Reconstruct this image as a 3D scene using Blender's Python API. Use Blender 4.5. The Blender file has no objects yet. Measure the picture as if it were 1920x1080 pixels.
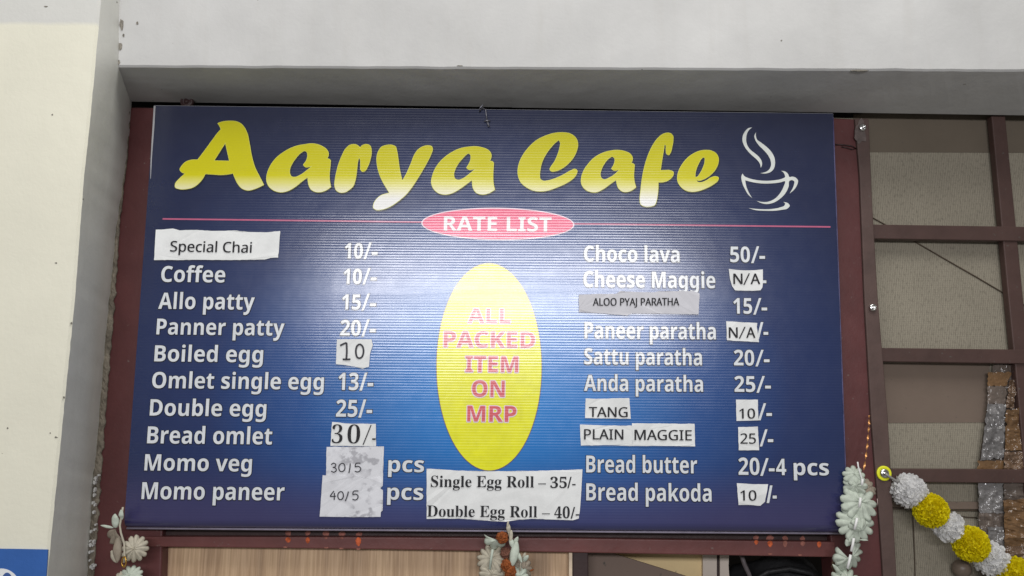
import bpy, bmesh, math, random
from mathutils import Vector, Matrix, Euler, noise
random.seed(7)
S = bpy.context.scene
C = S.collection
R = math.radians

# ------------------------------------------------------------------ camera
F_PX, PITCH, ROLL, DIST = 1500.0, 9.1, 0.37, 1.40
CAM_P = Vector((0.0, -DIST, 1.55))
CAM_R = Euler((R(90 + PITCH), 0, 0)).to_matrix() @ Matrix.Rotation(R(ROLL), 3, 'Z')
cd = bpy.data.cameras.new('camera'); cam = bpy.data.objects.new('camera', cd); C.objects.link(cam)
cd.sensor_width = 36; cd.lens = 36 * F_PX / 1920; cd.clip_start = 0.05; cd.clip_end = 100
cam.matrix_world = Matrix.Translation(CAM_P) @ CAM_R.to_4x4()
S.camera = cam

# ------------------------------------------------------------------ light
wd = bpy.data.worlds.new('World'); S.world = wd; wd.use_nodes = True
bgn = wd.node_tree.nodes['Background']
bgn.inputs[0].default_value = (1.0, 0.97, 0.91, 1); bgn.inputs[1].default_value = 0.165

def lamp(name, loc, target, sx, sy, power, col):
    l = bpy.data.lights.new(name, 'AREA'); l.shape = 'RECTANGLE'; l.size = sx; l.size_y = sy
    l.energy = power; l.color = col
    o = bpy.data.objects.new(name, l); C.objects.link(o); o.location = loc
    o.rotation_euler = (Vector(target) - Vector(loc)).to_track_quat('-Z', 'Y').to_euler()
    return o
lamp('corridor_lamp', (-0.02, -2.62, 1.97), (0, 0, 1.78), 1.7, 0.20, 32, (0.985, 0.975, 1.0))
lamp('ceiling_lamp', (0.2, -1.25, 3.5), (0.05, -0.5, 1.6), 2.4, 1.1, 34, (1.0, 0.985, 0.95))
S.view_settings.view_transform = 'Standard'; S.view_settings.look = 'None'
S.view_settings.exposure = 0; S.view_settings.gamma = 1; S.view_settings.use_curve_mapping = False
S.cycles.max_bounces = 8

# ------------------------------------------------------------------ helpers
def ray(px, py):
    return (CAM_R @ Vector(((px - 960) / F_PX, -(py - 540) / F_PX, -1))).normalized()
def at(px, py, Y=0.0):                       # point of the upright plane y = Y seen at a pixel of the photograph
    d = ray(px, py)
    return CAM_P + d * ((Y - CAM_P.y) / d.y)
def lin(c):
    c = c / 255
    return c / 12.92 if c <= 0.04045 else ((c + 0.055) / 1.055) ** 2.4
KEY = 0.74
def alb(r, g, b, k=KEY):
    return tuple(min(0.85, lin(v) / k) for v in (r, g, b)) + (1,)

def tag(o, label, cat, group=None, kind=None):
    o['label'] = label; o['category'] = cat
    if group: o['group'] = group
    if kind: o['kind'] = kind
    return o
def empty(name, loc, label, cat, group=None, kind=None):
    o = bpy.data.objects.new(name, None); C.objects.link(o); o.location = loc; o.empty_display_size = 0.05
    return tag(o, label, cat, group, kind)
def link_mesh(name, verts, faces, mat, parent=None, smooth=False, base=None, label=None):
    """verts in world space; the object's origin is its thing's base"""
    if parent is not None:
        org = parent_origin(parent)
    else:
        org = Vector(base) if base is not None else sum((Vector(v) for v in verts), Vector()) / len(verts)
    me = bpy.data.meshes.new(name)
    me.from_pydata([tuple(Vector(v) - org) for v in verts], [], faces); me.update()
    o = bpy.data.objects.new(name, me); C.objects.link(o)
    if mat: me.materials.append(mat)
    if parent is not None: o.parent = parent
    else: o.location = org
    if smooth:
        for p in me.polygons: p.use_smooth = True
    if label: o['label'] = label
    return o
def parent_origin(p):
    v = Vector(p.location)
    while p.parent: p = p.parent; v = v + Vector(p.location)
    return v
def extrude_poly(pts, back, off=Vector()):
    """pts: loop of world points; back: vector to the rear face"""
    n = len(pts)
    v = [Vector(p) + off for p in pts] + [Vector(p) + off + Vector(back) for p in pts]
    f = [list(range(n)), list(range(2 * n - 1, n - 1, -1))]
    for i in range(n):
        j = (i + 1) % n
        f.append([i, i + n, j + n, j])
    return v, f
def slab(name, px, Y, th, mat, parent=None, bev=0.0, label=None):
    pts = [at(x, y, Y) for x, y in px]
    v, f = extrude_poly(pts, (0, th, 0))
    o = link_mesh(name, v, f, mat, parent, label=label)
    fix(o)
    if bev:
        m = o.modifiers.new('bevel', 'BEVEL'); m.width = bev; m.segments = 3; m.limit_method = 'ANGLE'
    return o
def fix(o):
    b = bmesh.new(); b.from_mesh(o.data); bmesh.ops.recalc_face_normals(b, faces=b.faces); b.to_mesh(o.data); b.free()
def tube(pts, r, seg=8, r_end=None):
    pts = [Vector(p) for p in pts]; n = len(pts); V = []; Fc = []
    prev = None
    for i, p in enumerate(pts):
        t = (pts[min(i + 1, n - 1)] - pts[max(i - 1, 0)]).normalized()
        a = prev if prev is not None else (Vector((0, 0, 1)) if abs(t.z) < 0.9 else Vector((1, 0, 0)))
        x = (a - t * a.dot(t)).normalized(); y = t.cross(x); prev = x
        rr = r if r_end is None else r + (r_end - r) * i / (n - 1)
        for k in range(seg):
            an = 2 * math.pi * k / seg
            V.append(p + x * math.cos(an) * rr + y * math.sin(an) * rr)
    for i in range(n - 1):
        for k in range(seg):
            l = (k + 1) % seg
            Fc.append([i * seg + k, i * seg + l, (i + 1) * seg + l, (i + 1) * seg + k])
    Fc.append(list(range(seg - 1, -1, -1))); Fc.append([(n - 1) * seg + k for k in range(seg)])
    return V, Fc
def merge(*parts):
    V = []; Fc = []
    for v, f in parts:
        o = len(V); V += list(v); Fc += [[i + o for i in q] for q in f]
    return V, Fc
def lathe(center, axis, prof, seg=24):
    axis = Vector(axis).normalized()
    a = Vector((0, 0, 1)) if abs(axis.z) < 0.9 else Vector((1, 0, 0))
    x = (a - axis * a.dot(axis)).normalized(); y = axis.cross(x); V = []; Fc = []
    for r, h in prof:
        for k in range(seg):
            an = 2 * math.pi * k / seg
            V.append(Vector(center) + axis * h + (x * math.cos(an) + y * math.sin(an)) * r)
    for i in range(len(prof) - 1):
        for k in range(seg):
            l = (k + 1) % seg
            Fc.append([i * seg + k, i * seg + l, (i + 1) * seg + l, (i + 1) * seg + k])
    Fc.append([k for k in range(seg)][::-1]); Fc.append([(len(prof) - 1) * seg + k for k in range(seg)])
    return V, Fc

# ------------------------------------------------------------------ materials
def newmat(name):
    m = bpy.data.materials.new(name); m.use_nodes = True
    nt = m.node_tree; return m, nt, nt.nodes['Principled BSDF']
def N(nt, t, **kw):
    n = nt.nodes.new(t)
    for k, v in kw.items(): setattr(n, k, v)
    return n
def noise_tex(nt, vec, scale, detail=4, rough=0.55):
    n = N(nt, 'ShaderNodeTexNoise'); n.inputs['Scale'].default_value = scale
    n.inputs['Detail'].default_value = detail; n.inputs['Roughness'].default_value = rough
    nt.links.new(vec, n.inputs['Vector']); return n.outputs['Fac']
def ramp(nt, fac, stops, interp='LINEAR'):
    n = N(nt, 'ShaderNodeValToRGB'); cr = n.color_ramp; cr.interpolation = interp
    while len(cr.elements) < len(stops): cr.elements.new(0.5)
    for e, (p, c) in zip(cr.elements, stops):
        e.position = p; e.color = c if len(c) == 4 else (*c, 1)
    nt.links.new(fac, n.inputs[0]); return n.outputs[0]
def mixc(nt, fac, a, b, mode='MIX'):
    n = N(nt, 'ShaderNodeMix', data_type='RGBA', blend_type=mode)
    for s, v in ((0, fac), (6, a), (7, b)):
        if isinstance(v, (float, int, tuple)): n.inputs[s].default_value = v
        else: nt.links.new(v, n.inputs[s])
    return n.outputs[2]
def math_n(nt, op, a, b=0.0, c=None):
    n = N(nt, 'ShaderNodeMath', operation=op)
    for i, v in enumerate((a, b) if c is None else (a, b, c)):
        if isinstance(v, (float, int)): n.inputs[i].default_value = v
        else: nt.links.new(v, n.inputs[i])
    return n.outputs[0]
def bump(nt, h, strength, dist, normal=None):
    n = N(nt, 'ShaderNodeBump'); n.inputs['Strength'].default_value = strength; n.inputs['Distance'].default_value = dist
    nt.links.new(h, n.inputs['Height'])
    if normal: nt.links.new(normal, n.inputs['Normal'])
    return n.outputs['Normal']
def tc(nt, kind='Object'):
    return N(nt, 'ShaderNodeTexCoord').outputs[kind]
def scale_vec(nt, v, s):
    n = N(nt, 'ShaderNodeMapping'); n.inputs['Scale'].default_value = s; nt.links.new(v, n.inputs['Vector']); return n.outputs[0]

def mottled(name, col, rough=0.6, var=0.25, scale=20, spec=0.3, bscale=120, bdist=0.001, metal=0.0, specks=0.0, dirt=(0.1, 0.09, 0.08)):
    m, nt, p = newmat(name); v = tc(nt)
    n1 = noise_tex(nt, v, scale, 6, 0.6)
    lo = tuple(c * (1 - var) for c in col[:3]) + (1,); hi = tuple(min(0.95, c * (1 + var * 0.6)) for c in col[:3]) + (1,)
    c = ramp(nt, n1, [(0.3, lo), (0.7, hi)])
    if specks:
        n2 = noise_tex(nt, v, scale * 9, 3, 0.5)
        f = ramp(nt, n2, [(0.70 - specks, (0, 0, 0)), (0.78 - specks, (1, 1, 1))])
        c = mixc(nt, f, c, (*dirt, 1))
    nt.links.new(c, p.inputs['Base Color'])
    nr = noise_tex(nt, v, scale * 3, 4)
    rr = N(nt, 'ShaderNodeMapRange'); rr.inputs[3].default_value = max(0.05, rough - 0.1); rr.inputs[4].default_value = min(1, rough + 0.1)
    nt.links.new(nr, rr.inputs[0]); nt.links.new(rr.outputs[0], p.inputs['Roughness'])
    p.inputs['Specular IOR Level'].default_value = spec; p.inputs['Metallic'].default_value = metal
    nt.links.new(bump(nt, noise_tex(nt, v, bscale, 5, 0.6), 0.5, bdist), p.inputs['Normal'])
    return m

def plaster(name, col, col_top=None, z_top=None, var=0.06, smear=0.35):
    m, nt, p = newmat(name); v = tc(nt)
    n1 = noise_tex(nt, v, 5, 6, 0.6)
    def pair(c):
        lo = tuple(x * (1 - var) for x in c[:3]) + (1,); hi = tuple(min(0.9, x * (1 + var)) for x in c[:3]) + (1,)
        return ramp(nt, n1, [(0.3, lo), (0.7, hi)])
    c = pair(col)
    if col_top:
        g = N(nt, 'ShaderNodeNewGeometry').outputs['Position']
        sep = N(nt, 'ShaderNodeSeparateXYZ'); nt.links.new(g, sep.inputs[0])
        z = math_n(nt, 'ADD', sep.outputs[2], math_n(nt, 'MULTIPLY', noise_tex(nt, v, 30, 3), 0.006))
        f = N(nt, 'ShaderNodeMapRange'); f.inputs[1].default_value = z_top; f.inputs[2].default_value = z_top + 0.008
        nt.links.new(z, f.inputs[0]); c = mixc(nt, f.outputs[0], c, pair(col_top))
    # small pits and specks of dirt, vertical smears
    n2 = noise_tex(nt, v, 85, 2, 0.4)
    f2 = ramp(nt, n2, [(0.775, (0, 0, 0)), (0.80, (1, 1, 1))])
    c = mixc(nt, f2, c, (0.16, 0.15, 0.13, 1))
    n3 = noise_tex(nt, scale_vec(nt, v, (34, 34, 3.5)), 1.0, 4, 0.6)
    f3 = ramp(nt, n3, [(0.52, (0, 0, 0)), (0.85, (smear,) * 3)])
    c = mixc(nt, f3, c, (0.42, 0.40, 0.36, 1))
    nt.links.new(c, p.inputs['Base Color']); p.inputs['Roughness'].default_value = 0.75
    p.inputs['Specular IOR Level'].default_value = 0.25
    h = math_n(nt, 'ADD', noise_tex(nt, v, 18, 5, 0.55), math_n(nt, 'MULTIPLY', noise_tex(nt, v, 160, 4), 0.18))
    nt.links.new(bump(nt, h, 0.35, 0.004), p.inputs['Normal'])
    return m

# corrugated glossy print: every ink of the board shares ribs, sheen and grime
RIB = 0.0046
def board_finish(nt, p, rough=0.212, amt=1.0):
    v = tc(nt); sep = N(nt, 'ShaderNodeSeparateXYZ'); nt.links.new(v, sep.inputs[0])
    wob = math_n(nt, 'MULTIPLY', noise_tex(nt, scale_vec(nt, v, (1.5, 1, 14)), 1.0, 3), 0.004)
    z = math_n(nt, 'ADD', sep.outputs[2], wob)
    s = math_n(nt, 'SINE', math_n(nt, 'MULTIPLY', z, 2 * math.pi / RIB))
    patch = noise_tex(nt, scale_vec(nt, v, (3, 1, 60)), 1.0, 3)
    a = N(nt, 'ShaderNodeMapRange'); a.inputs[1].default_value = 0.3; a.inputs[2].default_value = 0.75
    a.inputs[3].default_value = 0.25; a.inputs[4].default_value = 1.0; nt.links.new(patch, a.inputs[0])
    ribs = math_n(nt, 'MULTIPLY', s, a.outputs[0])
    n1 = bump(nt, ribs, 0.55 * amt, 0.000075)
    n2 = bump(nt, noise_tex(nt, v, 9, 3), 0.25, 0.0022, n1)
    nt.links.new(n2, p.inputs['Normal'])
    r = N(nt, 'ShaderNodeMapRange'); r.inputs[3].default_value = rough - 0.03; r.inputs[4].default_value = rough + 0.05
    nt.links.new(noise_tex(nt, v, 40, 5, 0.65), r.inputs[0]); nt.links.new(r.outputs[0], p.inputs['Roughness'])
    p.inputs['Specular IOR Level'].default_value = 1.0
def ink(name, col, rough=0.212):
    m, nt, p = newmat(name); v = tc(nt)
    n1 = noise_tex(nt, v, 60, 5, 0.6)
    c = ramp(nt, n1, [(0.3, tuple(x * 0.9 for x in col[:3])), (0.7, tuple(min(0.9, x * 1.05) for x in col[:3]))])
    nt.links.new(c, p.inputs['Base Color']); board_finish(nt, p, rough); return m

# ------------------------------------------------------------------ the setting: pillar, beam, dark room behind
Y_PIL, Y_BEAM, Y_FR = -0.20, -0.14, 0.0
M_cream = plaster('cream_paint', alb(201, 199, 184), alb(184, 184, 180), at(100, 45, Y_PIL).z, 0.04, 0.0)
M_white = plaster('white_paint', alb(168, 168, 167), var=0.10, smear=0.2)
M_mortar = mottled('rough_mortar', alb(116, 109, 98), 0.9, 0.4, 60, 0.1, 140, 0.004, specks=0.05)

def interp(tab, y):
    for (y0, x0), (y1, x1) in zip(tab, tab[1:]):
        if y <= y1: return x0 + (x1 - x0) * (y - y0) / (y1 - y0)
    (y0, x0), (y1, x1) = tab[-2:]
    return x0 + (x1 - x0) * (y - y0) / (y1 - y0)
A_TAB = [(-60, 192), (0, 187), (125, 176), (250, 164), (330, 155), (560, 138), (830, 111), (1030, 91), (1130, 82)]
B_TAB = [(190, 247), (300, 240), (430, 221), (540, 210), (640, 200), (780, 189), (930, 175), (1080, 167), (1150, 163)]
pil_base = at(90, 1130, Y_PIL)
pillar = empty('pillar', pil_base, 'cream painted plaster pillar with grey shaded side, left of the blue menu board', 'pillar')
rows = [-600, -300, -60, -20, 0, 30, 60, 90, 125] + list(range(150, 1150, 12))
V = []; Fc = []
for y in rows:
    ja = noise.noise((y * 0.06, 3, 0)) * 1.0 + noise.noise((y * 0.3, 9, 0)) * 0.5
    a = at(interp(A_TAB, y) + ja, y, Y_PIL)
    if y <= 125:
        jm = noise.noise((y * 0.12, 5, 0)) * 3.0
        m = at(interp([(-60, 227), (0, 224), (125, 222)], y) + jm * (y < 120), y, Y_BEAM)
        b = at(247, 190, 0.02) if y == 125 else Vector((m.x - 0.03, 0.02, m.z))
    else:
        yb = 190 + (y - 125) * (1150 - 190) / (1150 - 125)
        jb = noise.noise((yb * 0.05, 1, 0)) * 3 + noise.noise((yb * 0.25, 2, 0)) * 1.5
        b = at(interp(B_TAB, yb) + jb, yb, 0.004)
        m = a.lerp(b, 0.30)
        if y < 260: m = m.lerp(at(222, 125, Y_BEAM) + Vector((0, 0, a.z - at(176, 125, Y_PIL).z)), max(0, 1 - (y - 125) / 135) * 0.8)
    # small chamfer of worn plaster on the corner
    a0 = a + Vector((-0.003, 0, 0)); a1 = a + Vector((0.0, 0.004, 0))
    l = Vector((-1.3, Y_PIL, a.z))
    V += [l, a0, a1, m, b]
for i in range(len(rows) - 1):
    for k in range(4):
        q = i * 5 + k
        Fc.append([q, q + 1, q + 6, q + 5])
o = link_mesh('shaft', V, Fc, M_cream, pillar)
# the side face of the pillar is painted white, the front cream
o.data.materials.append(plaster('side_paint', alb(188, 188, 183), smear=0.16, var=0.08))
fix(o)
for p in o.data.polygons:
    if p.index % 4 >= 2: p.material_index = 1
for p in o.data.polygons: p.use_smooth = True
o.data.set_sharp_from_angle(angle=R(24))

# ragged strip of bare mortar between the side face and the frame
V = []; Fc = []; ys = list(range(215, 1140, 5))
wl = [(215, 0), (330, 1), (430, 5), (540, 10), (640, 12), (780, 12), (930, 15), (1080, 12), (1150, 10)]
for i, y in enumerate(ys):
    n1 = noise.noise((y * 0.07, 11, 0)); n2 = noise.noise((y * 0.31, 17, 0))
    xl = interp(B_TAB, y) - 5 + n1 * 2
    w = interp(wl, y) * (1 + 0.2 * n1 + 0.15 * n2) + 4
    for k in range(7):
        t = k / 6; x = xl + w * t
        d = -0.003 - 0.005 * math.sin(math.pi * min(1, t * 1.1 + 0.05)) * (0.7 + 0.5 * noise.noise((x * 0.3, y * 0.25, 2))) if k < 6 else 0.003
        V.append(at(x, y, d))
for i in range(len(ys) - 1):
    for k in range(6):
        q = i * 7 + k; Fc.append([q, q + 1, q + 8, q + 7])
link_mesh('mortar_edge', V, Fc, M_mortar, pillar, label='rough bare grey mortar edge beside the maroon frame')
# loose white plaster chips low on that edge
for i in range(26):
    y = random.uniform(880, 1075); x = interp(B_TAB, y) + random.uniform(-3, 9); r = random.uniform(1.2, 3.2)
    n = random.randint(5, 7); ang0 = random.random() * 6
    pts = [at(x + r * random.uniform(.6, 1) * math.cos(ang0 + k * 6.283 / n), y + 1.6 * r * random.uniform(.6, 1) * math.sin(ang0 + k * 6.283 / n), -0.014) for k in range(n)]
    v, f = extrude_poly(pts, (0, 0.006, 0))
    if i == 0: chips = [(v, f)]
    else: chips.append((v, f))
v, f = merge(*chips); co = link_mesh('plaster_flake', v, f, M_white, pillar); fix(co); co['kind'] = 'stuff'

# beam: front face, soffit with an uneven lower arris
beam_base = at(960, 130, Y_BEAM)
xs = [120 + i * 15 for i in range(132)]
V = []; Fc = []
for x in xs:
    yb = 125 + (x - 222) * 0.0047 + 1.2 * noise.noise((x * 0.02, 0, 7)) + 0.8 * noise.noise((x * 0.11, 0, 8)) * (x > 1500)
    yr = 190 + (x - 247) * 0.0152
    f0 = at(x, yb, Y_BEAM); r0 = at(x + 25 if x < 960 else x, yr, 0.0); r0.y = 0.002
    t0 = at(x, -120, Y_BEAM); t0.z += 0.35
    V += [t0, f0 + Vector((0, 0, 0.003)), f0 + Vector((0, 0.003, 0)), r0, Vector((r0.x, 0.002, t0.z))]
for i in range(len(xs) - 1):
    for k in range(4):
        q = i * 5 + k; Fc.append([q, q + 1, q + 6, q + 5])
b = link_mesh('beam', V, Fc, M_white, base=beam_base); fix(b)
tag(b, 'white plastered beam spanning above the blue board and the wire grille', 'beam')

def chip(cx, cy, rx, ry, Y, parent, seed, mat):
    pts = []
    for k in range(16):
        a = 2 * math.pi * k / 16; r = 1 + 0.6 * noise.noise((math.cos(a) * 1.7 + seed * 3.3, math.sin(a) * 1.7, seed))
        pts.append(at(cx + rx * r * math.cos(a), cy + ry * r * math.sin(a), Y))
    v, f = extrude_poly(pts, (0, 0.002, 0)); o = link_mesh('chip', v, f, mat, parent); fix(o)
M_chip = mottled('bare_cement', alb(120, 116, 108), 0.9, 0.5, 200, 0.1, 300, 0.002)
for i, (x, y, rx, ry) in enumerate([(228, 46, 4, 9), (225, 87, 3.5, 6), (222, 116, 2.5, 4), (257, 43, 2, 2.5), (231, 66, 1.5, 3), (1612, 132, 16, 1.6), (862, 123, 6, .7)]):
    chip(x, y, rx, ry, Y_BEAM - 0.0012, b, i, M_chip)
for i, (x, y, rx, ry) in enumerate([(86, 12, 3.5, 1.2), (98, 215, 1.5, 1.5), (105, 493, 2, 1.2), (105, 820, 2.5, 1.5), (94, 812, 1.2, 1.2), (14, 803, 1.5, 1.5), (133, 606, 1.2, 2), (119, 745, 1, 2)]):
    chip(x, y, rx, ry, Y_PIL - 0.0006, pillar, 20 + i, M_chip)
for i, (x, y, rx, ry) in enumerate([(240, 211, 2.5, 5), (233, 160, 2, 3)]):
    chip(x, y, rx, ry, -0.035 if i else -0.012, pillar, 40 + i, M_chip)
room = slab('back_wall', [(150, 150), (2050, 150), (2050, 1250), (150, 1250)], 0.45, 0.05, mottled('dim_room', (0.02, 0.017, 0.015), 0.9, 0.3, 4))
room['kind'] = 'structure'; tag(room, 'dark back wall of the room seen under the maroon rail', 'wall', kind='structure')

# ------------------------------------------------------------------ maroon steel frame round the board
M_maroon = mottled('maroon_enamel', alb(80, 45, 45, 0.72), 0.42, 0.18, 14, 0.4, 60, 0.0012, specks=0.015, dirt=(0.16, 0.11, 0.10))
M_post = mottled('dark_maroon_enamel', alb(44, 30, 30, 0.62), 0.5, 0.2, 14, 0.4, 60, 0.0012)
M_gap = mottled('shade_black_enamel', (0.012, 0.010, 0.010, 1), 0.7, 0.3, 14, 0.2, 60, 0.0012)  # near-black colour paints the shade in the gap under the beam
fr = empty('metal_frame', at(960, 1040, 0), 'maroon painted steel frame holding the blue menu board', 'frame')
slab('stile', [(245, 201), (330, 202), (300, 1140), (150, 1140)], Y_FR, 0.05, M_maroon, fr, 0.003)
slab('stile', [(1500, 218), (1606, 223), (1661, 1140), (1566, 1140)], Y_FR, 0.05, M_maroon, fr, 0.003)
M_rail = mottled('maroon_rail_lit', alb(98, 58, 56, 0.72), 0.42, 0.18, 14, 0.4, 60, 0.0012, specks=0.015, dirt=(0.2, 0.13, 0.12))  # frame maroon made lighter: stronger light on the rail put into the colour
rl = slab('bottom_rail', [(236, 1006), (700, 1007), (1060, 1009), (1566, 1016), (1566, 1045), (1060, 1036), (700, 1030), (262, 1025), (236, 1024)], -0.004, 0.045, M_rail, fr, 0.002)
slab('rail_shade_strip', [(225, 950), (1600, 960), (1566, 1030), (236, 1018)], 0.014, 0.02, M_post, rl)  # set-back strip in dark enamel, added to stand in for the board's shadow
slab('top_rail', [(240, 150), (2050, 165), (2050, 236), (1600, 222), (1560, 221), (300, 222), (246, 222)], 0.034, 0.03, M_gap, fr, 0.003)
slab('mullion', [(1074, 1024), (1103, 1024), (1104, 1140), (1074, 1140)], 0.006, 0.05, M_post, fr, 0.002)
# daubed vermilion marks on the bottom rail
M_verm = mottled('vermilion_daub', alb(186, 92, 58), 0.85, 0.7, 160, 0.2, 300, 0.001)
M_vfade = mottled('faded_daub', alb(140, 92, 82), 0.85, 0.4, 160, 0.2, 300, 0.001)
def daub(x, y0, y1, w, mat):
    pts = []; n = 22
    for k in range(n):
        a = 2 * math.pi * k / n; t = (1 - math.cos(a)) / 2
        ww = w * (0.55 + 0.45 * (1 - t)) * (1 + 0.25 * noise.noise((x, k * 0.7, 1)))
        pts.append(at(x + ww * math.sin(a), y0 + (y1 - y0) * t + 1.2 * noise.noise((x, k * 0.9, 4)), -0.0046))
    v, f = extrude_poly(pts, (0, 0.0010, 0))
    o = link_mesh('paint_mark', v, f, mat, fr); fix(o); return o
for x, y0, y1, w, mt in [(540.5, 1007.5, 1018, 6, 0), (577, 1007.5, 1019, 5, 0), (611, 1007, 1011, 4, 1), (641, 1007, 1011, 4, 1), (672, 1007.5, 1024, 6.5, 0),
                         (1418, 1013, 1021, 5, 0), (1444, 1014, 1026, 6, 0), (1472, 1014, 1026, 5, 1), (1505, 1015, 1024, 5.5, 1), (1536, 1015.5, 1027, 5, 0)]:
    daub(x, y0, y1, w, M_vfade if mt else M_verm)
for x, y, w, Yv in [(541, 1000, 5, 0), (577, 999, 5, 0), (611, 1000, 6, 0), (641, 1001, 6, 0), (673, 1002, 6, 0), (1417, 1009, 5, 0), (1444, 1008, 6.5, 0), (1472, 1009, 5, 0), (1505, 1010, 5, 0)]:
    pts = []
    for k in range(18):
        a = 2 * math.pi * k / 18; r_ = 1 + 0.5 * noise.noise((x * .3 + math.cos(a), math.sin(a), 2.0))
        pts.append(at(x + w * r_ * math.cos(a), y + 5 * r_ * math.sin(a), 0.0134))
    v, f = extrude_poly(pts, (0, 0.0008, 0)); o = link_mesh('paint_mark', v, f, M_vfade, fr); fix(o)
for x, y in [(535, 1026), (612, 1027), (640, 1028.5), (672, 1029.5), (1444, 1039), (1500, 1041)]:
    daub(x, y - 1.5, y + 1.5, 5, M_vfade)
v, f = lathe(at(350, 190, -0.012), (0, -1, 0), [(0.012, -0.01), (0.012, 0.0), (0.010, 0.003), (0.0085, 0.002), (0.0085, -0.002), (0.004, -0.001), (0.004, 0.004), (0.0, 0.0045)])
link_mesh('bolt', v, f, M_post, fr, smooth=True)

# ------------------------------------------------------------------ menu board
BL, BR, TL, TR = (232, 990), (1590, 1000), (289, 198), (1562, 213)
Y_SB = -0.034
def sign_at(px, py, lean, off=0.0):
    d = ray(px, py); p0 = at(*BL, Y_SB)
    n = Vector((0, -math.cos(lean), -math.sin(lean)))
    return CAM_P + d * ((p0 - CAM_P).dot(n) / d.dot(n)) + n * off
lo_, hi_ = 0.0, R(9)
for _ in range(40):
    mid = (lo_ + hi_) / 2
    wt = (sign_at(*TL, mid) - sign_at(*TR, mid)).length; wb = (sign_at(*BL, mid) - sign_at(*BR, mid)).length
    if wt > wb: lo_ = mid
    else: hi_ = mid
LEAN = mid
def sp(px, py, off=0.0): return sign_at(px, py, LEAN, off)
SN = Vector((0, -math.cos(LEAN), -math.sin(LEAN)))
SW = (sp(*BL) - sp(*BR)).length; SH = (sp(*BL) - sp(*TL)).length
print('lean', math.degrees(LEAN), 'size', SW, SH, 'topY', sp(*TL).y)
def solve8(src, dst):
    import numpy as np
    A = []; B = []
    for (x, y), (u, v) in zip(src, dst):
        A.append([x, y, 1, 0, 0, 0, -u * x, -u * y]); B.append(u)
        A.append([0, 0, 0, x, y, 1, -v * x, -v * y]); B.append(v)
    h = np.linalg.solve(np.array(A, float), np.array(B, float)); return list(h) + [1.0]
RECT = [(0, 0), (SW, 0), (0, SH), (SW, SH)]
H_UV = solve8([BL, BR, TL, TR], RECT); H_PX = solve8(RECT, [BL, BR, TL, TR])
def hom(h, x, y):
    w = h[6] * x + h[7] * y + h[8]
    return (h[0] * x + h[1] * y + h[2]) / w, (h[3] * x + h[4] * y + h[5]) / w
def uv(px, py): return hom(H_UV, px, py)
def on_board(u, v, off=0.0): return sp(*hom(H_PX, u, v), off)

board = empty('menu_board', on_board(SW / 2, 0), 'large blue printed menu board with yellow title and white price list', 'sign board')
BB = Vector(board.location)

# printed blue ground: bright centre fading to navy, violet towards the foot
m, nt, p = newmat('blue_print'); v = tc(nt)
def at_loc(px, py): return sp(px, py) - BB
cx = at_loc(935, 730)
mp = N(nt, 'ShaderNodeMapping'); mp.vector_type = 'POINT'
hw = (at_loc(1590, 730) - cx).length; hh = (at_loc(935, 300) - cx).length
mp.inputs['Location'].default_value = (-cx.x / hw, 0, -cx.z / hh); mp.inputs['Scale'].default_value = (1 / hw, 0, 1 / hh)
nt.links.new(v, mp.inputs['Vector'])
ln = N(nt, 'ShaderNodeVectorMath', operation='LENGTH'); nt.links.new(mp.outputs[0], ln.inputs[0])
g = ramp(nt, math_n(nt, 'MULTIPLY', ln.outputs['Value'], 0.6667), [(0.0, alb(0, 120, 196)), (0.18, alb(2, 102, 174)), (0.38, alb(14, 66, 128)), (0.56, alb(20, 40, 86)), (0.8, alb(18, 28, 62)), (1.0, alb(16, 24, 54))])
sep = N(nt, 'ShaderNodeSeparateXYZ'); nt.links.new(v, sep.inputs[0])
f = N(nt, 'ShaderNodeMapRange'); f.interpolation_type = 'SMOOTHSTEP'
f.inputs[1].default_value = at_loc(935, 850).z; f.inputs[2].default_value = at_loc(935, 985).z; f.inputs[4].default_value = 0.75
nt.links.new(sep.outputs[2], f.inputs[0])
c = mixc(nt, f.outputs[0], g, alb(56, 51, 90))
nz = noise_tex(nt, v, 14, 5, 0.6)
c = mixc(nt, 0.05, c, ramp(nt, nz, [(0.3, (0.02, 0.02, 0.03)), (0.7, (0.09, 0.10, 0.14))]))
nt.links.new(c, p.inputs['Base Color']); board_finish(nt, p)
M_blue = m
M_edge = mottled('board_edge', alb(150, 150, 152), 0.5, 0.2, 40)

# panel: front sheet rolling back round the lower edge, thin pale core at the sides
prof = []   # (v, depth behind the front plane)
rr = 0.016
for k in range(9):
    a = k / 8 * math.pi / 2
    prof.append((rr * (1 - math.cos(a)) - 0.002 if False else rr * (1 - math.sin(a)), rr * (1 - math.cos(a)) * 0.9))
prof = [(rr * (1 - math.sin(k / 8 * math.pi / 2)), 0) for k in range(0)]
prof = []
for k in range(9):
    a = k / 8 * math.pi / 2                      # 0 at the very foot, 90 deg where the face becomes flat
    prof.append((rr * (1 - math.sin(a)), rr * (1 - math.cos(math.pi / 2 - a))))
prof = sorted(set((round(a, 6), round(b_, 6)) for a, b_ in prof))
prof = [(rr * (1 - math.cos(k / 8 * math.pi / 2)), rr * 0.8 * (1 - math.sin(k / 8 * math.pi / 2))) for k in range(9)]
prof += [(rr + (SH - rr) * k / 24, 0.0) for k in range(1, 25)]
NU = 40; V = []; Fc = []
for (vv, dd) in prof:
    for i in range(NU + 1):
        u = SW * i / NU
        wav = 0.0006 * noise.noise((u * 4, vv * 4, 0)) * (0.0 if dd else 1.0)
        V.append(on_board(u, vv, -dd + wav * 0.0))
W1 = NU + 1
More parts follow.
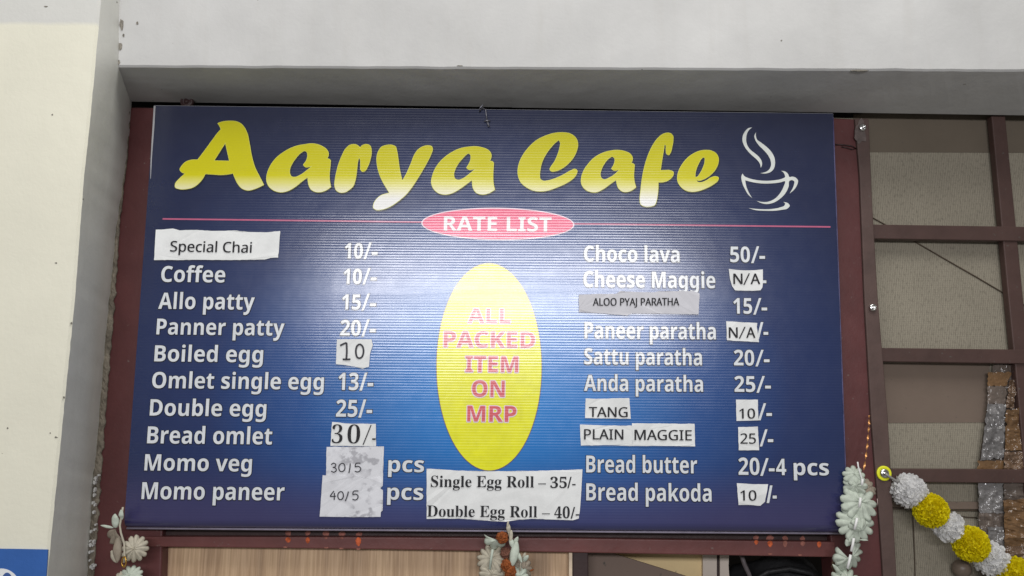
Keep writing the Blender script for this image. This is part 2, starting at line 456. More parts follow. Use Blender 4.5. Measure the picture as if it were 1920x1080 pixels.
for j in range(len(prof) - 1):
    for i in range(NU):
        q = j * W1 + i; Fc.append([q, q + 1, q + 1 + W1, q + W1])
o = link_mesh('printed_sheet', V, Fc, M_blue, board, smooth=True)
# core board behind the sheet
TH = 0.020
lp = [on_board(0.0012, rr * .3, -rr * .8 - 0.0008), on_board(SW - 0.0012, rr * .3, -rr * .8 - 0.0008), on_board(SW + 0.0004, SH + 0.0006, -0.0006), on_board(-0.0004, SH + 0.0006, -0.0006)]
v, f = extrude_poly(lp, -SN * TH)
o = link_mesh('backing', v, f, M_edge, board); fix(o)
# bare white strip of board where the print stops short at the left edge, pale bead along the foot
def ribbon_uv(path_px, off, half, mat, name, parent, closed=False):
    P = [Vector((*uv(x, y), 0)) for x, y in path_px]; V = []; Fc = []; n = len(P)
    for i, q in enumerate(P):
        t = (P[min(i + 1, n - 1)] - P[max(i - 1, 0)]).normalized(); nn = Vector((-t.y, t.x, 0))
        h = half if isinstance(half, (float, int)) else half[i]
        for s in (-1, 1):
            w = q + nn * h * s; V.append(on_board(w.x, w.y, off))
    for i in range(n - 1): Fc.append([2 * i, 2 * i + 1, 2 * i + 3, 2 * i + 2])
    return link_mesh(name, V, Fc, mat, parent)
ribbon_uv([(290.2, 199), (287.8, 240), (285.8, 268), (283.8, 300), (282.6, 335)], 0.0005, [0.0016, 0.0016, 0.0014, 0.0010, 0.0004], M_edge, 'edge_strip', board)
v, f = tube([on_board(SW * t, -0.0022, -0.011) for t in (0, .25, .5, .75, 1)], 0.0018, 6)
link_mesh('edge_bead', v, f, mottled('bead', alb(136, 130, 146), 0.4, 0.2, 40), board, smooth=True)

v, f = tube([on_board(SW - 0.0004, SH * t, 0.0002) for t in (0.03, .2, .4, .6, .8, .99)], 0.0011, 6)
link_mesh('edge_bead', v, f, mottled('bead_side', alb(74, 72, 104), 0.4, 0.5, 40), board, smooth=True)

# ---- flat outlines traced on the board
def smooth_loop(pts, sub=6):
    """pts: (x, y) smooth or (x, y, 1) corner; closed Catmull-Rom with sharp corners"""
    n = len(pts); out = []
    for i in range(n):
        p1, p2 = pts[i], pts[(i + 1) % n]
        p0, p3 = pts[i - 1], pts[(i + 2) % n]
        c1, c2 = len(p1) > 2, len(p2) > 2
        P1 = Vector(p1[:2]); P2 = Vector(p2[:2])
        d = (P2 - P1).length
        def tang(a, b_, c_):
            a, b_, c_ = Vector(a[:2]), Vector(b_[:2]), Vector(c_[:2])
            la = max((b_ - a).length, 1e-6); lc = max((c_ - b_).length, 1e-6)
            return ((b_ - a) / la * lc + (c_ - b_) / lc * la) / (la + lc)
        T1 = (P2 - P1) / max(d, 1e-6) if c1 else tang(p0, p1, p2)
        T2 = (P2 - P1) / max(d, 1e-6) if c2 else tang(p1, p2, p3)
        for k in range(sub):
            t = k / sub; t2 = t * t; t3 = t2 * t
            q = P1 * (2 * t3 - 3 * t2 + 1) + T1 * d * (t3 - 2 * t2 + t) + P2 * (-2 * t3 + 3 * t2) + T2 * d * (t3 - t2)
            out.append((q.x, q.y))
    return out
def curve_fill(loops, offset=0.0):
    """fill 2-D loops (even-odd) with a 2-D curve; returns flat verts, faces"""
    c = bpy.data.curves.new('tmp', 'CURVE'); c.dimensions = '2D'; c.fill_mode = 'BOTH'; c.offset = offset
    for lpn in loops:
        s = c.splines.new('POLY'); s.points.add(len(lpn) - 1); s.use_cyclic_u = True
        for pt, (x, y) in zip(s.points, lpn): pt.co = (x, y, 0, 1)
    return curve_to_mesh(c)
def curve_to_mesh(c):
    o = bpy.data.objects.new('tmp', c); C.objects.link(o)
    dg = bpy.context.evaluated_depsgraph_get(); dg.update()
    me = bpy.data.meshes.new_from_object(o.evaluated_get(dg))
    V = [v_.co.copy() for v_ in me.vertices]; Fc = [list(p_.vertices) for p_ in me.polygons]
    C.objects.unlink(o); bpy.data.objects.remove(o); bpy.data.meshes.remove(me)
    return V, Fc
def face_up(o, n=SN):
    me = o.data
    b = bmesh.new(); b.from_mesh(me)
    for fa in b.faces:
        fa.normal_update()
        if fa.normal.dot(n) < 0: fa.normal_flip()
    b.to_mesh(me); b.free()
def decal(name, loops_px, off, mat, parent, grow=0.0, label=None):
    lo = [[uv(x, y) for x, y in l] for l in loops_px]
    v, f = curve_fill(lo, grow)
    o = link_mesh(name, [on_board(q.x, q.y, off) for q in v], f, mat, parent, label=label); face_up(o); return o
def ell(cx, cy, rx, ry, n=72, rot=0.0):
    return [(cx + rx * math.cos(2 * math.pi * k / n) * math.cos(rot) - ry * math.sin(2 * math.pi * k / n) * math.sin(rot),
             cy + rx * math.cos(2 * math.pi * k / n) * math.sin(rot) + ry * math.sin(2 * math.pi * k / n) * math.cos(rot)) for k in range(n)]

M_inkw = ink('white_ink', alb(198, 202, 206))
M_dark = ink('dark_ink', (0.012, 0.014, 0.03, 1))
M_pink = ink('pink_ink', alb(222, 84, 116))
M_pinkl = ink('pale_pink_ink', alb(235, 190, 200))
M_line = ink('rose_ink', alb(168, 86, 116))
M_rim = ink('plum_ink', alb(104, 74, 92))
M_yel = ink('yellow_ink', alb(218, 212, 8))
M_red = ink('red_ink', alb(192, 78, 86))

# ---- title letters, traced
def zl(ox, oy, s, pts): return [((x / s + ox), (y / s + oy)) + ((1,) if len(c_) else ()) for x, y, *c_ in pts]
Z1 = (310, 210, 5.647); Z2 = (620, 260, 5.647); Z3 = (950, 230, 6.352); Z4 = (1170, 230, 6.355); Z5 = (1370, 230, 6.0)
GL = [
 [zl(*Z1, [(558,122,1),(600,107),(680,98),(750,103),(800,125),(840,170),(868,230),(890,330),(915,470),(950,590),(1000,690),(1042,772,1),(960,810),(880,830),(815,810),(770,760),(740,700),(720,650,1),(660,660),(600,665),(500,660),(425,655,1),(400,700),(350,760),(300,795),(230,815),(150,815),(108,797),(108,765),(150,710),(215,652,1),(180,640),(157,610),(175,575),(220,530),(270,512),(345,508,1),(420,410),(500,300),(560,220),(592,185,1),(578,150)]),
  zl(*Z1, [(638,325,1),(515,518,1),(682,522,1)])],
 [zl(*Z1, [(1480,345),(1540,337),(1610,345),(1670,370),(1712,405),(1728,445),(1722,475),(1707,497,1),(1735,500),(1750,515,1),(1745,580),(1738,650),(1740,730),(1752,795,1),(1710,825),(1650,847),(1590,845),(1545,820),(1520,770),(1510,690,1),(1460,725),(1380,790),(1300,835),(1230,850),(1160,835),(1100,790),(1075,730),(1080,660),(1110,580),(1170,495),(1250,430),(1330,385),(1410,357)]),
  zl(*Z1, [(1480,412),(1500,425),(1508,460),(1495,515),(1463,560,1),(1480,580),(1560,572,1),(1500,620),(1430,670),(1370,692),(1335,685),(1318,650),(1320,600),(1345,545),(1390,480),(1440,430)])],
 [zl(*Z2, [(245,62),(275,68),(300,85),(313,100,1),(335,75),(380,62),(415,75),(430,115),(430,165),(415,235),(390,300),(365,340),(340,350),(322,335),(318,280),(315,225),(303,195,1),(290,230),(280,300),(270,390),(258,450),(240,500),(200,540),(150,568),(100,570),(60,545),(45,500),(50,430),(65,350),(90,260),(120,185),(160,110),(205,70)])],
 [zl(*Z2, [(510,130),(540,90),(590,72),(650,70),(685,85),(700,130),(712,200),(730,330),(758,455,1),(800,380),(850,270),(890,170),(920,125),(980,85),(1035,75),(1070,85),(1078,110),(1060,170),(1010,270),(940,390),(870,500),(800,590),(720,660),(620,725),(540,752),(480,752),(455,735),(455,700),(480,650),(530,605),(625,577,1),(590,520),(545,440),(510,350),(493,270),(490,200)])],
 [zl(*Z2, [(1470,88),(1540,85),(1610,98),(1670,125),(1698,165),(1695,210),(1680,240,1),(1710,243),(1725,260,1),(1720,330),(1718,420),(1722,480),(1736,540,1),(1690,570),(1640,588),(1590,590),(1540,570),(1512,530),(1498,435,1),(1440,480),(1370,530),(1290,575),(1220,592),(1150,580),(1090,530),(1068,470),(1080,390),(1120,300),(1190,215),(1270,155),(1360,110)]),
  zl(*Z2, [(1460,155),(1480,170),(1485,210),(1470,260),(1440,308,1),(1460,326),(1540,318,1),(1470,375),(1400,425),(1350,440),(1315,425),(1303,385),(1315,330),(1350,265),(1400,205),(1435,170)])],
 [zl(*Z3, [(680,120),(750,132),(810,170),(840,220),(845,280),(830,340),(790,420),(730,490),(650,550),(580,578),(530,578),(516,558),(530,525),(565,475),(605,390),(632,300),(638,235),(622,210),(590,230),(530,290),(470,370),(420,470),(398,560),(392,630),(400,675),(430,695),(490,692),(570,670),(680,620),(770,570),(815,555),(837,570),(830,610),(790,665),(710,720),(600,770),(500,805),(400,818),(310,805),(230,765),(170,710),(140,640),(135,560),(155,470),(200,380),(270,290),(360,210),(460,160),(570,127)])],
 [zl(*Z3, [(1250,335),(1330,330),(1410,345),(1470,375),(1495,415),(1493,455),(1478,483,1),(1505,490),(1520,505,1),(1515,570),(1512,640),(1520,710),(1538,770,1),(1490,805),(1430,825),(1380,820),(1335,785),(1315,740),(1305,680,1),(1240,725),(1150,790),(1070,827),(1000,825),(930,790),(892,730),(890,660),(915,580),(975,490),(1050,415),(1140,365)]),
  zl(*Z3, [(1262,405),(1285,425),(1288,460),(1270,515),(1248,550,1),(1275,568),(1350,558,1),(1290,615),(1220,660),(1160,680),(1125,660),(1113,620),(1125,560),(1160,490),(1205,435)])],
 [zl(*Z4, [(520,125),(555,132),(580,160),(583,210),(570,290),(550,360),(530,385),(510,375),(500,330),(492,265),(484,262),(475,300),(460,390),(445,480),(432,572,1),(490,570),(550,572),(585,590),(585,620),(560,660),(510,695),(450,710),(405,710,1),(405,780),(398,860),(385,930),(365,980),(310,1000),(240,997),(200,975),(190,930),(198,820),(210,710),(230,590),(260,470),(300,360),(350,260),(410,180),(465,138)])],
 [zl(*Z4, [(970,330),(1040,338),(1095,370),(1122,420),(1120,480),(1085,560),(1020,630),(950,673),(900,690),(852,684,1),(880,712),(920,714),(980,692),(1040,655),(1090,643),(1122,655),(1115,690),(1070,730),(980,780),(880,815),(800,823),(730,805),(675,760),(640,700),(637,640),(655,570),(700,490),(760,420),(830,370),(900,340)]),
  zl(*Z4, [(945,412),(960,420),(963,460),(945,530),(910,600),(870,650),(852,656),(846,620),(860,550),(890,480),(920,430)])],
]
m, nt, p = newmat('title_ink'); v = tc(nt); sep = N(nt, 'ShaderNodeSeparateXYZ'); nt.links.new(v, sep.inputs[0])
f = N(nt, 'ShaderNodeMapRange'); f.inputs[1].default_value = at_loc(800, 322).z; f.inputs[2].default_value = at_loc(800, 374).z
nt.links.new(sep.outputs[2], f.inputs[0])
c = ramp(nt, f.outputs[0], [(0.0, alb(182, 176, 0)), (0.18, alb(186, 180, 2)), (0.45, alb(200, 196, 110)), (0.75, alb(208, 205, 176)), (1.0, alb(212, 212, 206))])
nt.links.new(c, p.inputs['Base Color']); board_finish(nt, p)
M_title = m
M_halo = ink('pale_yellow_ink', alb(206, 206, 92))
m, nt, p = newmat('soft_navy_ink'); p.inputs['Base Color'].default_value = (0.030, 0.032, 0.055, 1); board_finish(nt, p); M_soft = m
loops = [smooth_loop(l) for g_ in GL for l in g_]
shifted = lambda dx, dy: [[(x + dx, y + dy) for x, y in l] for l in loops]
def stacked(name, loops_px, off, w, mat, parent, n=12, dx=0.0, dy=0.0, label=None):
    """an outline thickened by w: shifted copies, each a hair above the last"""
    v, f = curve_fill([[uv(x, y) for x, y in l] for l in loops_px])
    V = []; Fc = []
    for k in range(n):
        a = 2 * math.pi * k / n; o_ = len(V)
        V += [on_board(q.x + math.cos(a) * w + dx, q.y + math.sin(a) * w + dy, off + 0.00002 * k) for q in v]
        Fc += [[i_ + o_ for i_ in q] for q in f]
    o = link_mesh(name, V, Fc, mat, parent, label=label); face_up(o); return o
title = decal('title_lettering', loops, 0.0011, M_title, board, 0.0, label='big yellow brush script title fading to white')
stacked('pale_rim', loops, 0.0007, 0.0007, M_halo, title)
stacked('shadow_print', loops, 0.0003, 0.0016, M_dark, title, dx=0.0012, dy=-0.0014)

# ---- cup emblem
CUP = [
 zl(*Z5, [(240,55,1),(200,62),(160,100),(135,150),(131,200),(150,260),(190,320),(245,375),(300,425),(328,465),(338,510,1),(352,470),(345,430),(320,390),(270,345),(215,300),(180,240),(173,180),(180,130),(205,85)]),
 zl(*Z5, [(283,110,1),(265,150),(275,195),(310,250),(370,310),(420,370),(448,430),(450,490),(425,535),(380,560),(330,570,1),(390,573),(440,560),(480,525),(497,470),(492,400),(460,335),(410,280),(340,225),(295,190),(282,150)]),
 zl(*Z5, [(132,573,1),(150,600),(200,625),(300,648),(400,655),(500,648),(580,630),(610,612),(605,585),(590,560),(565,543,1),(610,550),(645,580),(660,612),(690,608),(730,620),(755,650),(750,690),(720,745),(660,800,1),(690,750),(710,700),(712,660),(690,648),(662,655),(650,720),(610,800),(550,860),(470,905),(400,917),(340,905),(290,882,1),(350,893),(420,890),(490,860),(550,800),(590,730),(608,660),(560,672),(450,685),(350,685),(250,672),(162,650,1),(170,700),(190,760),(215,810),(242,850,1),(200,815),(160,750),(130,680),(120,600)]),
 zl(*Z5, [(195,962,1),(270,970),(360,975),(460,972),(550,955),(605,930),(610,910),(590,893,1),(640,905),(663,935),(640,965),(570,982),(480,992),(380,992),(280,985)]),
]
cl = [smooth_loop(l) for l in CUP]
decal('cup_emblem', cl, 0.0008, ink('emblem_ink', alb(196, 200, 196)), board, 0.0, label='pale line drawing of a steaming cup on a saucer')

# ---- divider, ovals
ribbon_uv([(305, 410.5), (620, 414.3), (935, 418.2), (1250, 421.8), (1557, 425.5)], 0.0004, 0.00135, M_line, 'divider_line', board)
oh = decal('heading_oval', [ell(933.5, 420, 143.5, 30.5, rot=0.012)], 0.0006, M_pinkl, board, 0.0, label='pink oval with the list heading')
decal('oval_fill', [ell(933.5, 420, 141.2, 28.4, rot=0.012)], 0.0009, M_pink, oh)
oy = decal('notice_oval', [ell(917, 688, 99.6, 195.4, rot=-0.004)], 0.0006, M_rim, board, 0.0, label='tall yellow oval with a red notice')
decal('oval_fill', [ell(917, 688, 98.2, 194, rot=-0.004)], 0.0009, M_yel, oy)

# ---- lettering
SANSB = (0x1D5D4, 0x1D5EE, 0x1D7EC); SANS = (0x1D5A0, 0x1D5BA, 0x1D7E2); SERIFB = (0x1D400, 0x1D41A, 0x1D7CE)
def conv(s, st):
    r = ''
    for ch in s:
        if 'A' <= ch <= 'Z': r += chr(st[0] + ord(ch) - 65)
        elif 'a' <= ch <= 'z': r += chr(st[1] + ord(ch) - 97)
        elif '0' <= ch <= '9': r += chr(st[2] + ord(ch) - 48)
        else: r += ch
    return r
def glyphs(s, st, off, res=3):
    c = bpy.data.curves.new('tmp', 'FONT'); c.body = conv(s, st); c.offset = off; c.resolution_u = res
    return curve_to_mesh(c)
CAP = {}
def cap_of(st):
    if st not in CAP:
        v, f = glyphs('H', st, 0); CAP[st] = max(q.y for q in v)
    return CAP[st]
def text(s, x0, x1, cap, base, st=SANSB, off=0.006, dbase=None, shear=0.0):
    """list of (verts in board uv, faces) for a line whose ink runs from pixel x0 to x1; cap, base: pixel rows at x0"""
    v0, _ = glyphs(s, st, 0)
    xa = min(q.x for q in v0); xb = max(q.x for q in v0)
    u0, w0 = uv(x0, base); u0c, w0c = uv(x0, cap)
    bs = base + (x1 - x0) * 0.0095 if dbase is None else dbase
    u1, w1 = uv(x1, bs)
    sy = (w0c - w0) / cap_of(st)
    def mp_(V): return [Vector((u0 + (q.x - xa) / (xb - xa) * (u1 - u0) + q.y * shear, w0 + (w1 - w0) * (q.x - xa) / (xb - xa) + q.y * sy, 0)) for q in V]
    def make(o_):
        v, f = glyphs(s, st, o_); return mp_(v), f
    return make, off
def quadpx(pts): return [Vector((*uv(x, y), 0)) for x, y in pts], [[0, 1, 2, 3]]
def slash_dash(x0, x1, cap, base, dash=True):
    """'/-' in bold: slash then dash; x0..x1 ink extent"""
    h = base - cap; w = x1 - x0; out = []
    sw = w * 0.58 if dash else w
    t = h * 0.155
    out.append(quadpx([(x0, base + 1), (x0 + t, base + 1), (x0 + sw, cap - 1), (x0 + sw - t, cap - 1)]))
    if dash:
        d0 = x0 + w * 0.60
        out.append(quadpx([(d0, base - h * 0.24), (x1, base - h * 0.24), (x1, base - h * 0.42), (d0, base - h * 0.42)]))
    return out
def dash_only(x0, x1, cap, base):
    h = base - cap
    return [quadpx([(x0, base - h * 0.24), (x1, base - h * 0.24), (x1, base - h * 0.42), (x0, base - h * 0.42)])]
def put(name, parts, off, mat, parent):
    v, f = merge(*parts)
    o = link_mesh(name, [on_board(q.x, q.y, off) for q in v], f, mat, parent); face_up(o); return o
def grow_quad(q, g):
    V, Fc = q; c_ = sum(V, Vector()) / 4
    return [w + Vector((g if w.x > c_.x else -g, g if w.y > c_.y else -g, 0)) for w in V], Fc

ITEMS = [('Coffee', 302, 422, 499, 528.5), ('Allo patty', 297, 477, 549, 579), ('Panner patty', 293.5, 533, 597.5, 627),
         ('Boiled egg', 289.5, 493, 647.5, 677.5), ('Omlet single egg', 285, 607, 697.5, 727.5), ('Double egg', 281, 499, 748.5, 779),
         ('Bread omlet', 276, 510, 799.5, 831), ('Momo veg', 271, 472, 851.5, 882), ('Momo paneer', 265.5, 533, 904, 935.5),
         ('Choco lava', 1095, 1274, 461, 490), ('Cheese Maggie', 1094, 1341, 508.5, 538), ('Paneer paratha', 1096, 1342, 604, 634),
         ('Sattu paratha', 1095.5, 1316, 653, 683), ('Anda paratha', 1095, 1318, 703, 732.5), ('Bread butter', 1099, 1307, 854, 885.5), ('Bread pakoda', 1099, 1334, 906, 938)]
PRICES = [('10', 646, 680, 456, 484.5), ('10', 644, 678, 504, 532), ('15', 641, 676, 552, 580), ('20', 638, 676, 600, 629),
          ('13', 634, 672, 699, 731), ('25', 630, 670, 749.5, 781),
          ('50', 1369, 1406, 462.5, 491.5), ('15', 1375, 1410, 559, 588), ('20', 1376, 1414, 656, 685), ('25', 1377, 1416, 705, 734.5),
          ('20', 1384.5, 1424, 858, 890)]
SL = [(682, 708, 456, 485), (680, 706, 504, 532.5), (678, 705, 552, 581), (678, 704.5, 600, 630), (674, 700, 700, 731.5), (672, 698, 750, 782),
      (1408, 1434, 463, 492.5), (1412, 1438, 560, 589), (1416, 1442.5, 657, 686), (1418, 1445, 706, 735.5), (1421, 1447, 757, 787), (1424, 1449.5, 806, 836),
      (1418, 1440, 605, 635), (1425, 1452, 860, 891), (1437, 1456, 911, 942)]
UNITS = [('pcs', 728, 795, 856, 884.5), ('pcs', 726, 793.5, 907.5, 936.5), ('4', 1455, 1474, 860, 890.5), ('pcs', 1488, 1554, 861, 890.5)]
def halo(makes, quads=(), w=0.0011, n=10):
    """dark keyline: shifted copies, each on its own level"""
    V = []; Fc = []; lev = []
    for k in range(n):
        a = 2 * math.pi * k / n; d = Vector((math.cos(a) * w, math.sin(a) * w - 0.0003, 0))
        for mk in makes:
            v, f = mk(0.0); o_ = len(V)
            V += [q + d for q in v]; lev += [0.0005 + 0.00003 * k] * len(v); Fc += [[i_ + o_ for i_ in q] for q in f]
    for q in quads:
        v, f = grow_quad(q, w); o_ = len(V)
        V += v; lev += [0.00048] * 4; Fc += [[i_ + o_ for i_ in q_] for q_ in f]
    return V, Fc, lev
def line(name, makes, quads=()):
    o = put(name, [mk(0.0) for mk in makes] + list(quads), 0.0011, M_inkw, board)
    V, Fc, lev = halo(makes, quads)
    k = link_mesh('keyline', [on_board(q.x, q.y, l) for q, l in zip(V, lev)], Fc, M_dark, o); face_up(k)
    return o
for i_ in ITEMS: line('menu_line', [text(*i_)[0]])
for i_ in PRICES + UNITS[:2]:
    mk = [text(*i_)[0]]; qd = []
    for s_ in SL:
        if abs((s_[2] + s_[3]) / 2 - (i_[3] + i_[4]) / 2) < 8 and 0 < s_[0] - i_[2] < 12: qd += slash_dash(*s_)
    if i_[1] > 1380 and i_[3] > 850: mk += [text(*u)[0] for u in UNITS[2:]]
    line('price_line', mk, qd)
for s_ in SL:
    if not any(abs((s_[2] + s_[3]) / 2 - (i_[3] + i_[4]) / 2) < 8 and 0 < s_[0] - i_[2] < 12 for i_ in PRICES): line('price_line', [], slash_dash(*s_))
line('price_line', [], dash_only(1428, 1436.5, 509, 538))
HT = [text('RATE LIST', 832, 1034, 406, 432.5, SANSB, 0.0, 434.5)]
put('heading_lettering', [mk(0.0) for mk, o_ in HT], 0.0013, ink('heading_ink', alb(226, 216, 222)), oh)
NT = [text(*q, SANSB, 0.0) for q in [('ALL', 877, 957, 578.5, 605), ('PACKED', 832, 1003, 621, 650.5), ('ITEM', 872.5, 971.5, 667.5, 697), ('ON', 885, 946, 713.5, 743.5), ('MRP', 876, 968, 760.5, 790)]]
V, Fc, lev = halo([mk for mk, o_ in NT], w=0.0016, n=12)
k = link_mesh('keyline', [on_board(q.x, q.y, l + 0.0006) for q, l in zip(V, lev)], Fc, M_pinkl, oy); face_up(k)
put('notice_lettering', [mk(0.0) for mk, o_ in NT], 0.0016, M_red, oy)

# ---- paper slips glued over the print
def paper_mat(name, col, mottle=False):
    m, nt, p = newmat(name); v = tc(nt)
    c = ramp(nt, noise_tex(nt, v, 30, 5, 0.6), [(0.3, tuple(x * 0.9 for x in col[:3])), (0.7, tuple(min(0.9, x * 1.03) for x in col[:3]))])
    if mottle:
        f = ramp(nt, noise_tex(nt, scale_vec(nt, v, (1, 1, 1.2)), 75, 3, 0.5), [(0.50, (0, 0, 0)), (0.60, (0.75, 0.75, 0.75))])
        f2 = ramp(nt, noise_tex(nt, v, 18, 2, 0.5), [(0.40, (0, 0, 0)), (0.52, (1, 1, 1))])
        f = mixc(nt, 1.0, f, f2, 'MULTIPLY')
        c = mixc(nt, f, c, alb(138, 138, 144))
    nt.links.new(c, p.inputs['Base Color']); p.inputs['Roughness'].default_value = 0.62; p.inputs['Specular IOR Level'].default_value = 0.3
    h = math_n(nt, 'ADD', noise_tex(nt, v, 16, 3), math_n(nt, 'MULTIPLY', noise_tex(nt, v, 220, 3), 0.12))
    nt.links.new(bump(nt, h, 0.4, 0.003), p.inputs['Normal'])
    return m
M_paper = paper_mat('white_paper', alb(206, 208, 212))
M_grey = paper_mat('grey_tape_paper', alb(184, 184, 190))
M_mott = paper_mat('blotted_paper', alb(196, 197, 202), True)
M_blk = mottled('black_print', (0.018, 0.018, 0.022, 1), 0.6, 0.2, 60)
M_pen = mottled('ballpoint_pen', (0.05, 0.05, 0.06, 1), 0.6, 0.3, 80)
def Z(ox, oy, s): return lambda pts: [(x / s + ox, y / s + oy) for x, y in pts]
z7 = Z(240, 560, 2.0776); z8 = Z(780, 560, 2.0774); z3 = Z(900, 180, 2.743); z2 = Z(280, 180, 2.8235)
def slip(px, label, mat=M_paper, off=0.0017, jag=0.35):
    pts = []
    n = len(px)
    for i in range(n):
        (x0, y0), (x1, y1) = px[i], px[(i + 1) % n]
        d = math.hypot(x1 - x0, y1 - y0); k = max(1, int(d / 5))
        for j in range(k):
            t = j / k
            jx = 0 if j == 0 else noise.noise((x0 + t * 37.1, y0 + t * 23.7, i)) * jag * 2
            pts.append((x0 + (x1 - x0) * t + jx, y0 + (y1 - y0) * t + (0 if j == 0 else noise.noise((x0 + t * 31.1, 5 + y0 + t * 43.7, i)) * jag * 2)))
    P = [on_board(*uv(x, y), off + 0.0006 + 0.0016 * max(-0.3, noise.noise((x * 0.045, y * 0.06, 3.3 + off * 900)))) for x, y in pts]
    v, f = extrude_poly(P, -SN * 0.0005)
    o = link_mesh('paper_slip', v, f, mat, board, label=label); fix(o)
    return o
def words(o, parts, mat=M_blk, off=0.0036, bold=0.00035):
    V = []; Fc = []; lev = []
    for p_ in parts:
        if callable(p_[0]):
            v, f = p_[0](0.0 if p_[1] > 0 else p_[1]); sh = (-bold, bold) if p_[1] > 0 else (0.0,)
        else:
            v, f = p_; sh = (0.0,)
        for k, dx in enumerate(sh):
            o_ = len(V); V += [q + Vector((dx, dx * 0.4, 0)) for q in v]; lev += [off + 0.00004 * k] * len(v); Fc += [[i_ + o_ for i_ in q] for q in f]
    k_ = link_mesh('lettering', [on_board(q.x, q.y, l) for q, l in zip(V, lev)], Fc, mat, o); face_up(k_)
    return k_
def stroke(px, half, mat, o, off=0.0021):
    l = px
    out = []
    for i in range(len(l) - 1):
        p0, p1, p2, p3 = l[max(i - 1, 0)], l[i], l[i + 1], l[min(i + 2, len(l) - 1)]
        for k in range(6):
            t = k / 6
            out.append(tuple(0.5 * (2 * p1[a] + (p2[a] - p0[a]) * t + (2 * p0[a] - 5 * p1[a] + 4 * p2[a] - p3[a]) * t * t + (3 * p1[a] - p0[a] - 3 * p2[a] + p3[a]) * t ** 3) for a in (0, 1)))
    out.append(l[-1])
    return out
def pen_marks(o, strokes, half=0.0011, mat=M_pen):
    parts = []
    for s in strokes:
        P = [Vector((*uv(x, y), 0)) for x, y in (stroke(s, 0, 0, 0) if len(s) > 2 else s)]
        V = []; Fc = []; n = len(P)
        for i, q in enumerate(P):
            t = (P[min(i + 1, n - 1)] - P[max(i - 1, 0)])
            t = t.normalized() if t.length > 1e-9 else Vector((1, 0, 0))
            nn = Vector((-t.y, t.x, 0))
            for sg in (-1, 1): V.append(q + nn * half * sg)
        for i in range(n - 1): Fc.append([2 * i, 2 * i + 1, 2 * i + 3, 2 * i + 2])
        parts.append((V, Fc))
    return put('lettering', parts, 0.0036, mat, o)

o = slip([(293, 431), (308, 430.5), (325, 429), (338, 432.5), (370, 431.5), (400, 433.5), (440, 432.5), (470, 435.5), (500, 436), (526, 433.5), (522.5, 483.5), (508, 484), (497, 487), (430, 488), (380, 487.5), (290, 488)], 'wide white paper slip with torn upper edge naming the special chai')
words(o, [text('Special Chai', 320.5, 472.5, 452.5, 472, SANS, 0.012, 474.5)])
o = slip(z7([(815, 158), (950, 158), (955, 180), (944, 215), (940, 265), (915, 273), (870, 262), (811, 255)]), 'torn white slip with a handwritten ten')
pen_marks(o, [z7([(828, 183), (842, 176), (853, 172)]), z7([(853, 172), (854, 205), (852, 237)]), z7([(838, 236), (852, 237), (868, 236)]),
              z7([(904, 177), (893, 186), (889, 206), (893, 226), (903, 232), (914, 225), (919, 205), (915, 186), (904, 177)])], 0.0015)
o = slip(z7([(796, 480), (850, 486), (967, 487), (967, 574), (790, 573)]), 'white slip printed with a large serif thirty')
words(o, [text('3', 622, 643, 797, 831, SERIFB, -0.012, 831), text('0', 651, 676, 797, 831.5, SERIFB, -0.014, 831.5),
          grow_quad(quadpx([(681, 833), (683, 833), (697, 797), (695, 797)]), 0.0004), quadpx([(698.5, 824.5), (705, 824.5), (705, 821.5), (698.5, 821.5)])])
o = slip(z7([(775, 577), (998, 575), (993, 728), (988, 735), (984, 700), (880, 696), (772, 690)]), 'blotted grey white slip, upper of two, with small thirty over five', M_mott, 0.0015)
pen_marks(o, [z7([(793, 646), (802, 640), (811, 645), (807, 655), (800, 656), (810, 659), (813, 668), (804, 675), (793, 671)]),
              z7([(833, 641), (825, 648), (823, 660), (828, 671), (838, 672), (846, 663), (846, 650), (841, 642), (833, 641)]),
              z7([(862, 678), (866, 658), (867, 641)]),
              z7([(907, 640), (890, 641), (887, 654), (897, 652), (907, 658), (906, 668), (896, 674), (885, 671)])], 0.0009)
o = slip(z7([(760, 687), (870, 690), (992, 694), (985, 740), (994, 745), (993, 825), (986, 830), (985, 849), (870, 850), (748, 848)]), 'blotted grey white slip, lower of two, with small forty over five', M_mott, 0.0020)
pen_marks(o, [z7([(804, 748), (796, 758), (789, 769)]), z7([(789, 769), (800, 769), (812, 768)]), z7([(806, 755), (805, 783)]),
              z7([(829, 750), (821, 757), (819, 769), (824, 780), (833, 781), (840, 772), (840, 760), (836, 752), (829, 750)]),
              z7([(848, 787), (856, 767), (860, 750)]),
              z7([(899, 748), (881, 749), (878, 762), (888, 760), (897, 766), (896, 777), (887, 783), (876, 780)])], 0.0009)
o = slip(z8([(42, 662), (100, 664), (160, 669), (300, 672), (460, 670), (560, 668), (648, 664), (645, 720), (640, 800), (634, 855), (610, 862), (560, 861), (450, 856), (390, 862), (350, 868), (290, 865), (200, 858), (120, 855), (42, 857)]), 'large white paper with two lines of egg roll prices')
words(o, [text('Single Egg Roll', 808, 1001, 891.5, 912.5, SERIFB, 0.0, 913.5), text('35', 1031.5, 1062.5, 894.5, 914.5, SERIFB, 0.0, 914.5),
          quadpx([(1009, 907.5), (1023.5, 907.5), (1023.5, 906), (1009, 906)]), quadpx([(1063.5, 915), (1066, 915), (1071.5, 893.5), (1069, 893.5)]), quadpx([(1072.5, 909.5), (1079, 909.5), (1079, 907), (1072.5, 907)])])
